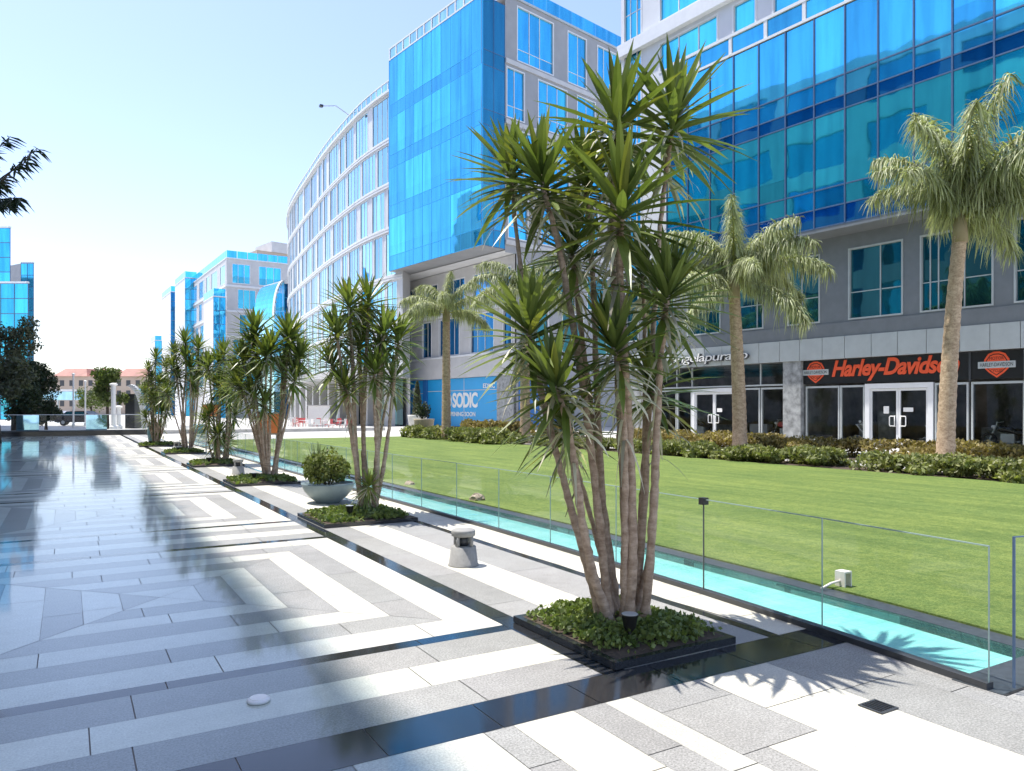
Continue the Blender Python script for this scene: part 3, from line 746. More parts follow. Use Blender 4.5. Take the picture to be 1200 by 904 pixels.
o = thing('ground_light', (.9, 4.25, 0), 'round white light disc set flush in the wet paving', 'light')
m = MB(); m.lathe((.9, 4.25, .002), [(.062, 0), (.062, .012), (.05, .018)], 24); m.build('rim', 'white_metal', o, True)
m = MB(); m.lathe((.9, 4.25, .018), [(.048, 0), (.046, .006)], 24); m.build('lens', 'paint_white', o)
dr_ = thing('floor_drain', (3.74, 2.46, 0), 'small square dark drain cover in the pale paving', 'drain')
m = MB(); m.box((3.67, 2.40, .003), (3.82, 2.54, .008)); m.build('plate', 'dark_metal', dr_)
m = MB()
for k in range(6): m.box((3.685+k*.022, 2.415, .009), (3.695+k*.022, 2.525, .012))
m.build('grating', 'black_plastic', dr_)
tx, ty = 5.98, 4.28
o = thing('water_spout', (tx, ty, 0), 'small white metal water spout at the lawn\'s edge beside the pool channel', 'spout')
m = MB(); m.box((tx-.05, ty-.05, .02), (tx-.035, ty+.05, .14)); m.box((tx+.035, ty-.05, .02), (tx+.05, ty+.05, .14)); m.box((tx-.05, ty-.05, .14), (tx+.05, ty+.05, .155)); m.build('housing', 'tap_white', o)
m = MB(); m.tube([(tx-.04, ty, .07), (tx-.15, ty+.01, .06), (tx-.26, ty+.03, .02)], .011, 8); m.build('pipe', 'tap_white', o, True)
def rockm(c, r, label, seed):
    rnd = random.Random(seed); m = MB(); n = 10
    for a in range(n):
        for b_ in range(6):
            pass
    prof = [(r*.9, 0), (r*1.05, r*.3), (r*.8, r*.7), (r*.35, r*.95)]
    m.lathe((c[0], c[1], .0), prof, 11)
    m.v = [(x+rnd.uniform(-.2, .2)*r, y+rnd.uniform(-.2, .2)*r, max(0, z+rnd.uniform(-.15, .15)*r)) for x, y, z in m.v]
    tag(m.build('rock', 'rock'), label, 'rock')
rockm((6.15, 11.6), .13, 'rough tan rock at the lawn\'s edge beside the pool channel', 3)
rockm((6.2, 14.7), .1, 'small pale rock on the lawn edge, behind the second yucca\'s stems', 4)

# ------------------------------------------------------------------ palms
def frond_mesh(seed, el, L=3.1, bend=95, nl=86, reps=3):
    """plumed feather frond: the rib leaves the trunk at el degrees and bends over, leaflets stand all round it and hang"""
    rnd = random.Random(seed); m = MB(); pts = [Vector((0, 0, 0))]; n = 14
    for i in range(n):
        a = R(el - bend*((i+.5)/n)**1.6); pts.append(pts[-1] + Vector((math.cos(a), 0, math.sin(a)))*(L/n))
    m.tube(pts, [.036*(1-.9*i/n)+.003 for i in range(n+1)], 5, 0, False, (1.35, 1.25, .9))
    Y = Vector((0, 1, 0)); Z = Vector((0, 0, 1))
    for i in range(nl):
        t = .13 + .87*(i+.5)/nl; f = t*n; k = min(n-1, int(f)); p = pts[k].lerp(pts[k+1], f-k); tan = (pts[k+1]-pts[k]).normalized(); nor = tan.cross(Y)
        if nor.z < 0: nor = -nor
        for s in (-1, 1):
            for rep in range(reps):
                ll = .56*(1.05 - .8*abs(t-.5)**1.4*1.5)*rnd.uniform(.5, 1.25)
                an = rnd.uniform(-1.3, 1.4)
                d = (Y*(s*math.cos(an)) + nor*math.sin(an) + tan*rnd.uniform(-.15, .85)).normalized()
                dr = rnd.uniform(.45, 1.35)
                P = [p + d*(ll*q*(1-.12*q)) - Z*(ll*dr*q*q) for q in (0, .35, .7, 1)]
                sd = d.cross(Z + Vector((rnd.uniform(-.7, .7), rnd.uniform(-.7, .7), 0))).normalized(); w = .0165
                m.ribbon(P, sd, [w*.6, w, w*.75, .002], 0, rnd.choice((.5, .75, .95, 1.1, 1.35)))
    return m.mesh('frond', ['palm_leaf'])
FR = {e: frond_mesh(40+k, e, 3.1, b) for k, (e, b) in enumerate(((88, 55), (76, 78), (62, 88), (46, 88), (28, 82), (8, 70), (-15, 55)))}
def palm(x, y, h, label, fr_list, scale, seed, r=.2, lean=(0, 0)):
    rnd = random.Random(seed); root = thing('palm_tree', (x, y, 0), label, 'palm tree', 'feather palms along the lawn')
    pts = [Vector((x+lean[0]*(i/12)**1.6, y+lean[1]*(i/12)**1.6, -.05+h*i/12)) for i in range(13)]
    m = MB(); n2 = 48; P2 = []; rr = []
    for i in range(n2+1):
        f = i/n2*12; k = min(11, int(f)); P2.append(pts[k].lerp(pts[k+1], f-k))
        rr.append(r*(1.12-.3*i/n2 + .25*math.exp(-i*.5))*(1.04 if i % 2 else .97))
    m.tube(P2, rr, 14); m.build('trunk', 'palm_bark', root, True)
    top = pts[-1]
    m = MB(); m.tube([top-Vector((0, 0, .25)), top+Vector((0, 0, .25)), top+Vector((0, 0, .7))], [r*.95, r*.8, r*.25], 12); m.build('crown_shaft', 'palm_dry', root, True)
    for i, (ang, dep, el, vi, sc_) in enumerate(fr_list):
        # ang: heading sideways as seen from the walk, dep: towards (-) or away (+), el: elevation
        hv = sideways(math.cos(R(ang)), math.sin(R(dep))) ; yaw = math.atan2(hv.y, hv.x)
        e = min(FR, key=lambda q: abs(q-el)); o = bpy.data.objects.new('frond', FR[e]); COL.objects.link(o)
        o.parent = root
        M = Matrix.Translation(top+Vector((0, 0, rnd.uniform(.15, .45)))-root.location) @ Matrix.Rotation(yaw, 4, 'Z') @ Matrix.Rotation(R(max(-7, min(7, e-el))), 4, 'Y') @ Matrix.Scale(scale*sc_, 4)
        o.matrix_basis = M
    return root
def ring(seed, n, elo=-10, ehi=75):
    rnd = random.Random(seed); out = []
    for i in range(n):
        q = 360*i/n + rnd.uniform(-10, 10); el = elo + (ehi-elo)*rnd.random()
        out.append((q, q, el, rnd.randrange(4), rnd.uniform(.85, 1.1)))
    return out
palm(20.83, 11.74, 6.5, 'tallest feather palm, in front of the black and orange shop sign',
     [(178, 10, 68, 1, .85), (172, -30, 58, 2, .8), (100, 60, 84, 3, 1.2), (85, -60, 82, 3, 1.15), (60, 30, 80, 3, 1.15), (110, -60, 76, 0, 1.05), (40, -40, 72, 0, 1.1), (10, 10, 52, 2, 1.05), (0, -30, 38, 1, 1.1),
      (15, 40, 24, 0, 1.0), (120, 70, 60, 2, 1.0), (70, 80, 45, 1, 1.0), (70, -80, 55, 1, .95), (0, 20, 66, 3, 1.1), (30, -70, 20, 2, .8), (150, 30, 74, 0, .95), (130, -20, 80, 3, 1.0), (20, 20, 60, 0, 1.1), (50, 60, 62, 0, 1.05), (5, -60, 52, 1, 1.0)], 1.12, 61, .21, (.36, -.2))
palm(21.0, 19.25, 5.9, 'feather palm between the lettered white fascia and the lawn, second from the right',
     [(165, 15, 68, 1, 1.0), (100, -30, 82, 3, 1.0), (30, 20, 58, 1, 1.0), (10, -20, 40, 2, 1.05), (0, 25, 25, 1, 1.0), (20, -60, -12, 2, .95), (185, -20, 20, 2, 1.0), (180, 20, 38, 1, 1.0), (120, 70, 45, 1, .9), (60, 80, 35, 2, .95), (90, -80, 30, 1, .8), (60, -30, 70, 0, 1.0), (175, -45, -5, 2, .85), (140, 30, 76, 0, .9), (80, 30, 84, 3, 1.0), (15, 40, 48, 1, .95), (40, -40, 55, 0, 1.0), (20, 10, 70, 0, .95)], 1.12, 62, .24, (-.2, .1))
palm(*D(523, 39.5), 6.5, 'feather palm in front of the bright blue hoarding', [(180, 0, 45, 1, 1.0), (0, 0, 45, 1, 1.0), (160, 40, 65, 0, 1.0), (20, -40, 62, 0, 1.0), (90, 80, 60, 1, 1), (90, -80, 40, 2, 1), (180, -30, 15, 2, 1.0), (0, 30, 12, 2, 1.0), (30, 40, 20, 1, 1.0), (150, -50, 25, 2, .95), (80, -40, 80, 3, .9)], .88, 63, .23)
palm(18.7, 30.4, 6.9, 'feather palm mostly hidden behind the big yucca, pale fronds showing at its left', [(180, 0, 45, 1, 1.0), (0, 0, 45, 1, 1.0), (170, 30, 28, 2, 1.0), (20, -40, 62, 0, 1.0), (90, 80, 60, 1, 1), (90, -80, 40, 2, 1), (180, -30, 10, 2, 1.0), (0, 30, 12, 2, 1.0), (175, 10, 62, 1, 1.0), (30, 40, 20, 1, 1.0)], .95, 64, .23)

# ------------------------------------------------------------------ hedges
bed = MB(); rect(bed, 17.6, 3.5, 19.4, 28.8, -.008); rect(bed, 16.2, 28.8, 18.3, 40.5, -.008); rect(bed, 21.4, 3.5, 23.5, 28.5, -.008); rect(bed, 19.8, 28.8, 21.4, 40.5, -.008)
tag(bed.build('planting_bed', 'soil'), kind='structure')
def hedge(y0, y1, xf, w, h, n, size, material, label, seed, group='clipped hedges along the lawn', gap=.18):
    rnd = random.Random(seed); o = thing('hedge', (xf, (y0+y1)/2, 0), label, 'hedge', group); pts = []
    L = y1-y0; n = int(n*2.9); lumps = [(rnd.uniform(0, 1), rnd.uniform(.0, 1), rnd.choice((.15, .3, .5, .65, .72)), rnd.uniform(.22, .42)) for _ in range(int(10+L*7))]
    while len(pts) < n:
        a, b_, e, r = rnd.choice(lumps); v = Vector((rnd.gauss(0, 1), rnd.gauss(0, 1), rnd.gauss(0, 1))).normalized()*r*rnd.uniform(.6, 1.08)
        z = e+v.z*.9
        if z < 0.03 or z > 1.12: continue
        y = y0 + L*a + v.y*w*.9
        if y < y0-.1 or y > y1+.1: continue
        pts.append((xf + w*(b_-.5) + v.x*w*.8, y, z*h))
    m = MB(); leaf_cloud(m, pts, size, rnd, .7, vlo=.55, vhi=1.35); m.build('foliage', material, o)
    st = MB()
    for k in range(3):
        y = y0+L*(k+.5)/3; x = xf+w*rnd.uniform(-.1, .1); st.tube([(x, y, 0), (x+rnd.uniform(-.15, .15), y+rnd.uniform(-.15, .15), h*.7)], [.02, .008], 4)
    st.build('stem', 'tree_bark', o)
hedge(4.5, 12.6, 18.4, 1.4, .49, 5200, .15, 'hedge_leaf', 'low clipped green hedge at the lawn edge in front of the nearest palm', 71)
hedge(13.4, 22.5, 18.4, 1.4, .49, 6200, .15, 'hedge_leaf', 'low clipped green hedge at the lawn edge, middle stretch left of the nearest palm', 72)
hedge(23.0, 28.4, 18.4, 1.4, .49, 3400, .15, 'hedge_leaf', 'low clipped green hedge at the lawn edge behind the big yucca\'s stems', 73)
hedge(29.0, 40.3, 17.2, 1.5, .70, 5600, .18, 'hedge_leaf', 'low clipped green hedge at the lawn edge below the blue hoarding', 74)
hedge(4.0, 14.6, 22.4, 1.8, .68, 4600, .16, 'hedge_red', 'long rusty olive hedge behind the nearest palm\'s trunk', 75)
hedge(15.2, 28.0, 22.4, 1.8, .68, 5600, .16, 'hedge_red', 'long rusty olive hedge in front of the shop doors, behind the green one', 76)
hedge(29.0, 40.5, 20.6, 1.0, .95, 4200, .18, 'hedge_red', 'long rusty olive hedge right under the blue hoarding', 77)

# ------------------------------------------------------------------ BUILDING with the shops
AO, AU = (30.30, 23.91), (-.0946, .9955)
fa = Frame(AO, AU, (-.9955, -.0946))
S0, S1, DEP = -15.0, 12.3, 18.0
a_root = thing('office_building', fa.pt(-1, 0, -5), 'big glass office building over the shops, blue curtain wall box jutting above a grey storey', 'building')
H3 = 30.5
rowA = [(-13.4, -11.4, ()), (-11.0, -9.0, (-10.0,)), (-8.3, -5.5, (-7.2, -6.2, -5.87)), (-4.8, -2.33, (-3.76,)), (-.94, .8, (.07,)), (2.15, 3.95, (2.6,)), (4.8, 7.1, (5.9,)), (8.0, 10.2, (9.1,)), (10.8, 11.9, ())]
ops = [(a, b, 5.66, 8.9) for a, b, _ in rowA]
up1 = []; s = -14.6
rndA = random.Random(21)
while s < 9.2:
    wd = rndA.choice((1.5, 2.9, 4.3)); e_ = min(s+wd, 9.2)
    if e_-s > 1: up1.append((s, e_))
    s = e_ + rndA.choice((.0, .12, .9))
ops2 = [(a, b, 21.0, 22.75) for a, b in up1] + [(a, b, 23.9, 27.4) for a, b in up1] + [(10.55, 12.1, 9.5, 29.5)]
m = MB()
wall_open(m, fa, S0, S1, 4.952, 9.9, ops, .2, 0)
m.build('wall', 'grey_panel', a_root)
m = MB(); wall_open(m, fa, S0, S1, 9.902, H3, ops2, .2, 0)
back = fa.pt(S0, 0, -DEP), fa.pt(S1, 0, -DEP)
for (sa, oa, sb, ob) in ((S1, 0, S1, -DEP), (S1, -DEP, S0, -DEP), (S0, -DEP, S0, 0)):
    m.face([fa.pt(sa, 0, oa), fa.pt(sb, 0, ob), fa.pt(sb, H3, ob), fa.pt(sa, H3, oa)])
m.face([fa.pt(S0, H3, 0), fa.pt(S1, H3, 0), fa.pt(S1, H3, -DEP), fa.pt(S0, H3, -DEP)])
m.face([fa.pt(S0, 4.9, 0), fa.pt(S1, 4.9, 0), fa.pt(S1, 4.9, -DEP), fa.pt(S0, 4.9, -DEP)])
m.build('upper_wall', 'facade_pale', a_root)
for a, b, sp in rowA: window(fa, a_root, a, b, 5.66, 8.9, sp, (6.9,), 'pale_metal', 'pane_dark', .07, .12, (.6, 1.3))
for z0, z1 in ((21.0, 22.75), (23.9, 27.4)):
    for a, b in up1:
        n = max(1, round((b-a)/1.4)); window(fa, a_root, a, b, z0, z1, [a+(b-a)*i/n for i in range(1, n)], (), 'white_metal', 'pane_blue', .1, .12)
window(fa, a_root, 10.55, 12.1, 9.5, 29.5, (11.05, 11.6), [13.5, 17.5, 21.5, 25.5], 'white_metal', 'pane_blue', .08, .12)
m = MB(); fbox(m, fa, S0, S1, 22.95, 23.7, .0, .35); fbox(m, fa, S0, S1, 27.6, 28.2, 0, .35); m.build('floor_band', 'white_metal', a_root)
# fascia panels
m = MB(); edges = sorted([-15, -13.9, -12.75, -11.6, -10.4, -9.25, -8.2, -7.1, -5.8, -4.6, -3.45, -2.2, -1.1, .08, 1.18, 2.36, 3.5, 4.65, 5.8, 6.95, 8.1, 9.25, 10.4, 11.55, 12.3])
for a, b in zip(edges, edges[1:]): fbox(m, fa, a+.012, b-.012, 3.93, 4.94, -.3, .10)
m.build('fascia', 'pale_metal', a_root)
m = MB(); fbox(m, fa, S0, S1, 3.96, 4.9, -.35, -.02); fbox(m, fa, S0, S1, 4.942, 5.58, -.01, .05); m.build('ledge', 'grey_panel', a_root)
# curtain wall box, 1.4 m proud
fb = Frame(fa.pt(0, 0, 1.4), AU, (-.9955, -.0946))
BS0, BS1 = -15.0, 7.3
cols = []; s = BS1
while s > BS0+.2: cols.append((max(s-1.47, BS0), s)); s -= 1.47
zl = [(9.75, 10.6, 'deep'), (10.6, 11.45, 'sill'), (11.45, 14.75, 'main'), (14.75, 15.35, 'deep'), (15.35, 16.25, 'sill'), (16.25, 19.25, 'main')]
for nm, rows in (('lower_glazing', zl[:3]), ('upper_glazing', zl[3:])):
    fm = MB()
    for (a, b) in cols: fbox(fm, fb, b-.03, b+.03, rows[0][0], rows[-1][1], -.1, .05)
    for z0, z1, _ in rows: fbox(fm, fb, BS0, BS1, z0-.03, z0+.03, -.1, .035)
    fo_ = fm.build('mullion_grid', 'mullion_blue', a_root)
    gl = MB()
    for (a, b) in cols:
        colv = RS.uniform(.8, 1.15)
        for z0, z1, kd in rows:
            v = colv*RS.uniform(.88, 1.12)*(1.0 if kd == 'main' else .85)
            if kd == 'main' and RS.random() < .18:       # an opening light low in the pane
                hz = z0+RS.choice((.9, 1.3)); pane_quad(gl, fb, a+.03, b-.03, z0+.03, hz, .0, v*.8, 0); pane_quad(gl, fb, a+.03, b-.03, hz, z1-.03, 0, v, 0)
            else: pane_quad(gl, fb, a+.03, b-.03, z0+.03, z1-.03, 0, v, 1 if kd == 'deep' else 0)
    q = sub(gl, 'pane', ['pane_teal' if nm == 'lower_glazing' else 'pane_blue', 'pane_deep'], fo_)
m = MB(); fbox(m, fb, BS0, BS1, 9.55, 9.72, -1.42, .02); fbox(m, fb, BS0, BS1, 9.72, 9.74, -1.4, -.12); m.build('soffit', 'grey_panel', a_root)
m = MB(); fbox(m, fb, BS0+.01, BS1-.06, 9.76, 19.2, -1.38, -.14); m.build('box_core', 'dark_metal', a_root)
m = MB(); gl = MB(); fend = Frame(fb.pt(BS1+.02, 0, -.0), (.9955, .0946), (-.0946, .9955)); 
for z0, z1, kd in zl: fquad(gl, fend, 0, 1.38, z0, z1, .02)
gl.build('box_end', 'pane_blue', a_root)
# parapet of the box
m = MB(); fbox(m, fb, BS0, BS1, 19.28, 19.40, -1.4, .06); fbox(m, fb, BS0, BS1, 20.25, 20.4, -.12, .04)
s = BS1-.1
while s > BS0: fbox(m, fb, s-.09, s+.09, 19.4, 20.25, -.1, .02); s -= 2.05
fo_ = m.build('roof_rail', 'white_metal', a_root)
gl = MB(); s = BS1-.1
while s > BS0+2.1: pane_quad(gl, fb, s-2.05+.09, s-.09, 19.4, 20.25, -.05, RS.uniform(.6, 1.1)); s -= 2.05
sub(gl, 'rail_glass', 'pane_blue', fo_)
# shopfronts
sf = Frame(fa.pt(0, 0, -.25), AU, (-.9955, -.0946))
m = MB()
m.face([fa.pt(S0, .004, .1), fa.pt(S1, .004, .1), fa.pt(S1, .004, -7), fa.pt(S0, .004, -7)])
m.build('shop_floor', 'shop_floor', a_root)
m = MB()
m.face([fa.pt(S0, 0, -7), fa.pt(S1, 0, -7), fa.pt(S1, 3.95, -7), fa.pt(S0, 3.95, -7)])
m.face([fa.pt(S0, 3.9, -.1), fa.pt(S1, 3.9, -.1), fa.pt(S1, 3.9, -7), fa.pt(S0, 3.9, -7)])
for t in (1.0, .1, S0+.05, S1-.05): m.face([fa.pt(t, 0, -.4), fa.pt(t, 0, -7), fa.pt(t, 3.9, -7), fa.pt(t, 3.9, -.4)])
m.build('shop_interior', 'shop_wall', a_root)
m = MB(); fbox(m, fa, .06, 1.02, 0, 3.925, -.5, .04); m.build('pier', 'pier_stone', a_root)
m = MB(); fbox(m, fa, 9.7, 10.05, 0, 3.925, -.5, .05); m.build('pier', 'white_metal', a_root)
m = MB(); fbox(m, fa, -10.2, -9.35, 0, 3.925, -.5, .04); m.build('pier', 'pale_metal', a_root)
m = MB(); fbox(m, fa, 10.05, 12.3, 0, 3.925, -.5, -.05); m.build('pier', 'pier_stone', a_root)
def shop_window(s0, s1, z0=.12, z1=2.70, fm='pale_metal', w=.07):
    m = MB(); fbox(m, sf, s0, s0+w, z0, z1, -.06, .05); fbox(m, sf, s1-w, s1, z0, z1, -.06, .05); fbox(m, sf, s0+w, s1-w, z0, z0+w, -.06, .048); fbox(m, sf, s0+w, s1-w, z1-w*1.3, z1, -.06, .048)
    o = m.build('shop_window', fm, a_root); g = MB(); fquad(g, sf, s0+w, s1-w, z0+w, z1-w*1.3, 0); sub(g, 'pane', 'shop_glass', o)
def shop_door(s0, s1, z1=2.74):
    w = .16; m = MB(); fbox(m, sf, s0, s0+w*1.3, 0, z1, -.08, .10); fbox(m, sf, s1-w*1.3, s1, 0, z1, -.08, .10); fbox(m, sf, s0+w*1.3, s1-w*1.3, z1-.22, z1, -.08, .098)
    mid = (s0+s1)/2
    o = m.build('door_frame', 'white_metal', a_root)
    for a, b, hs in ((s0+w*1.3, mid, mid-.13), (mid, s1-w*1.3, mid+.13)):
        d = MB(); ww = .09
        fbox(d, sf, a+.005, a+ww, .02, z1-.23, -.04, .045); fbox(d, sf, b-ww, b-.005, .02, z1-.23, -.04, .045); fbox(d, sf, a+ww, b-ww, .02, .16, -.04, .043); fbox(d, sf, a+ww, b-ww, z1-.33, z1-.23, -.04, .043)
        do = d.build('door', 'white_metal', a_root); g = MB(); fquad(g, sf, a+ww, b-ww, .16, z1-.33, 0); sub(g, 'pane', 'shop_glass', do)
        nt = MB()
        if s0 < -3: fbox(nt, sf, mid-.62 if hs < mid else mid+.42, mid-.2 if hs < mid else mid+.66, 1.5 if hs < mid else 1.42, 1.68 if hs < mid else 1.74, .004, .008)
        else: fbox(nt, sf, mid-.5, mid-.16, 1.46, 1.66, .004, .008)
        if s0 < -3 or hs < mid: sub(nt, 'notice', 'paint_white', do)
        hd = MB(); off = .10; sgn = 1 if hs > mid else -1
        e = hs + sgn*.20
        hd.tube([sf.pt(hs, 1.32, .05), sf.pt(hs, 1.32, off), sf.pt(hs, .86, off), sf.pt(hs, .86, .05)], .022, 8)
        hd.tube([sf.pt(hs, 1.30, off), sf.pt(e, 1.30, off), sf.pt(e+sgn*.02, 1.26, off), sf.pt(e+sgn*.02, .92, off), sf.pt(e, .88, off), sf.pt(hs, .88, off)], .022, 8)
        sub(hd, 'handle', 'paint_white', do, True)
for a, b in ((-1.78, -.06), (-2.98, -1.82), (-7.3, -6.0), (-9.3, -7.4)): shop_window(a, b)
shop_door(-5.95, -3.02)
for a, b in ((1.08, 2.45), (2.52, 3.85), (6.95, 8.0), (8.05, 9.65)): shop_window(a, b)
shop_door(3.88, 6.92)
m = MB()
for a, b in ((1.08, 2.45), (2.52, 3.85), (3.9, 6.9), (6.95, 8.0), (8.05, 9.65)): fbox(m, sf, a, b, 2.78, 2.86, -.05, .05); fbox(m, sf, b, b+.06, 2.78, 3.92, -.05, .05)
o = m.build('transom', 'pale_metal', a_root); g_ = MB()
for a, b in ((1.08, 2.45), (2.52, 3.85), (3.9, 6.9), (6.95, 8.0), (8.05, 9.65)): fquad(g_, sf, a, b, 2.86, 3.92, 0)
sub(g_, 'pane', 'shop_glass', o)
m = MB()
for a, b in ((-13, -10.2), ): fbox(m, sf, a, b, 0, 3.92, -.1, .0)
m.build('shop_wall', 'pier_stone', a_root)

# sign over the first shop
fs = Frame(fa.pt(0, 0, -.16), AU, (-.9955, -.0946))
o = thing('shop_sign', fs.pt(-4.6, 2.8, .1), 'long black shop sign with orange slanted lettering and two shield emblems', 'sign')
m = MB(); fbox(m, fs, -7.33, .02, 2.80, 3.92, -.12, 0); fbox(m, fs, -9.3, -7.42, 2.80, 3.92, -.12, 0); m.build('panel', 'sign_black', o)
m = MB(); fbox(m, fs, -7.415, -7.335, 2.72, 3.92, -.1, .03); m.build('divider', 'dark_metal', o)
lettering(fs, 'Harley-Davidson', -1.45, -7.0, 2.88, 3.86, .01, 'paint_orange', o, shear=.30, offset=.03, spacing=.95)
def shield(c):
    z = 3.36; k = 1.0
    m = MB(); r = .47
    prof = [(-.30, .42), (-.10, .50), (.10, .50), (.30, .42), (.44, .20), (.46, .06), (.46, -.06), (.40, -.18), (.24, -.34), (0, -.52), (-.24, -.34), (-.40, -.18), (-.46, -.06), (-.46, .06), (-.44, .20)]
    def sh(pr, o0, o1, mb, sc_=1.0):
        n = len(pr); a = [fs.pt(c-x*sc_, z+y*sc_, o0) for x, y in pr]; b = [fs.pt(c-x*sc_, z+y*sc_, o1) for x, y in pr]
        mb.face(b)
        for i in range(n): mb.face([a[i], a[(i+1) % n], b[(i+1) % n], b[i]])
    sh(prof, .0, .03, m); e = m.build('emblem', 'paint_orange', o)
    i_ = MB(); sh([(x*.84, y*.84) for x, y in prof], .0305, .034, i_); sub(i_, 'inset', 'sign_black', e)
    i_ = MB(); sh([(x*.77, y*.77) for x, y in prof], .0345, .040, i_); sub(i_, 'field', 'paint_orange', e)
    b_ = MB(); fbox(b_, fs, c-.66, c+.66, z-.14, z+.12, .0, .055); sub(b_, 'bar', 'pale_metal', e)
    t = lettering(fs, 'HARLEY-DAVIDSON', c+.58, c-.58, z-.08, z+.07, .056, 'sign_black', None, thick=.004); fix_child(t, e)
    t = lettering(fs, 'MOTOR', c+.26, c-.26, z+.18, z+.30, .041, 'sign_black', None, thick=.004); fix_child(t, e)
    t = lettering(fs, 'CYCLES', c+.22, c-.22, z-.30, z-.19, .041, 'sign_black', None, thick=.004); fix_child(t, e)
shield(-.62); shield(-8.35)
o2 = thing('shop_lettering', fa.pt(5.8, 4.1, .1), 'crowded white script lettering on the pale fascia over the second shop', 'sign')
lettering(fa, 'angelapuraffo', 8.0, 2.9, 4.02, 4.62, .11, 'dark_metal', o2, name='letter_shade_body', thick=.12, offset=.03, spacing=.9, shear=.15)  # dark offset copy behind the white letters, standing in for their shading
lettering(fa, 'angelapuraffo', 8.03, 2.93, 4.05, 4.64, .232, 'paint_white', o2, thick=.02, offset=.0, spacing=.9, shear=.15)

# white zigzag stands and stock inside the shop
def zstand(s, off, label, hgt=.75):
    o = thing('display_stand', fa.pt(s, 0, off), label, 'stand', 'white zigzag stands behind the shop glass'); m = MB()
    P = [(s+.28, .12), (s-.25, .12), (s+.2, .12+hgt*.72), (s-.2, .12+hgt*.72)]
    m.tube([fa.pt(a, z+.25, off) for a, z in P], .035, 8); m.build('zigzag_frame', 'paint_white', o)
    b = MB(); b.lathe(fa.pt(s+.02, .12+hgt*.82+.25, off), [(.04, 0), (.07, .05), (.05, .12)], 10); b.build('knob', 'paint_white', o, True)
    b = MB(); fbox(b, fa, s-.35, s+.35, .02, .36, off-.3, off+.3); b.build('plinth', 'dark_metal', o)
zstand(-2.35, -1.0, 'white zigzag stand behind the glass left of the shop doors'); zstand(-5.45, -1.0, 'white zigzag stand behind the right shop door')
def motorbike(s, off, label, mt='car_dark'):
    o = thing('motorbike', fa.pt(s, 0, off), label, 'motorbike', 'motorbikes inside the shop')
    for dx in (-.72, .72):
        w = MB(); c = fa.pt(s+dx, .33, off)
        ringp = [c + fa.u*(.27*math.cos(q))+Vector((0, 0, .27*math.sin(q))) for q in [i*math.pi/8 for i in range(17)]]
        w.tube(ringp, .055, 8, 0, False); wo = w.build('wheel', 'black_plastic', o, True)
        h = MB(); 
        for q in range(6): h.tube([c, c+fa.u*(.25*math.cos(q*1.047))+Vector((0, 0, .25*math.sin(q*1.047)))], .008, 4)
        sub(h, 'rim', 'pale_metal', wo)
    b = MB(); b.tube([fa.pt(s-.4, .62, off), fa.pt(s-.05, .78, off), fa.pt(s+.3, .84, off), fa.pt(s+.45, .8, off)], [.06, .13, .15, .06], 10); b.build('fuel_tank', mt, o, True)
    b = MB(); b.tube([fa.pt(s-.85, .74, off), fa.pt(s-.5, .66, off), fa.pt(s-.1, .72, off)], [.05, .12, .09], 10); b.build('saddle', 'black_plastic', o, True)
    b = MB(); fbox(b, fa, s-.25, s+.25, .25, .62, off-.14, off+.14); b.tube([fa.pt(s-.72, .33, off), fa.pt(s-.1, .3, off), fa.pt(s+.25, .5, off)], .04, 6); b.build('engine', 'pale_metal', o)
    b = MB(); b.tube([fa.pt(s+.72, .33, off), fa.pt(s+.5, .85, off), fa.pt(s+.42, 1.08, off)], .03, 6); b.tube([fa.pt(s+.3, 1.1, off-.32), fa.pt(s+.42, 1.06, off), fa.pt(s+.3, 1.1, off+.32)], .018, 6); b.build('fork', 'pale_metal', o)
    b = MB(); b.lathe(fa.pt(s+.55, .88, off), [(.03, -.06), (.09, 0), (.09, .05), (.04, .08)], 12); b.build('headlight', 'paint_white', o, True)
m = MB(); rs_ = random.Random(4)  # made-up boxes, added so the shops behind the glass look less black
for t in (-9.0, -6.7, -2.6, -1.0, 1.6, 3.1, 4.7, 6.2, 7.5, 8.9):
    h_ = rs_.uniform(.7, 1.7); d_ = rs_.uniform(-4.2, -2.4); w_ = rs_.uniform(.3, .7); fbox(m, fa, t-w_, t+w_, .01, h_, d_-.5, d_)
    q = MB(); fbox(q, fa, t-w_, t+w_, .01, h_, d_-.5, d_); q.build('added_shop_box', rs_.choice(('facade_stone', 'white_metal', 'pier_stone', 'tan_wall')), a_root)
motorbike(-8.3, -1.4, 'dark motorbike behind the shop window right of the palm trunk')
motorbike(1.9, -1.5, 'motorbike with a red tank behind the second shop\'s window beside the stone pier', 'chair_red')
motorbike(7.4, -1.6, 'dark motorbike behind the second shop\'s leftmost glass')

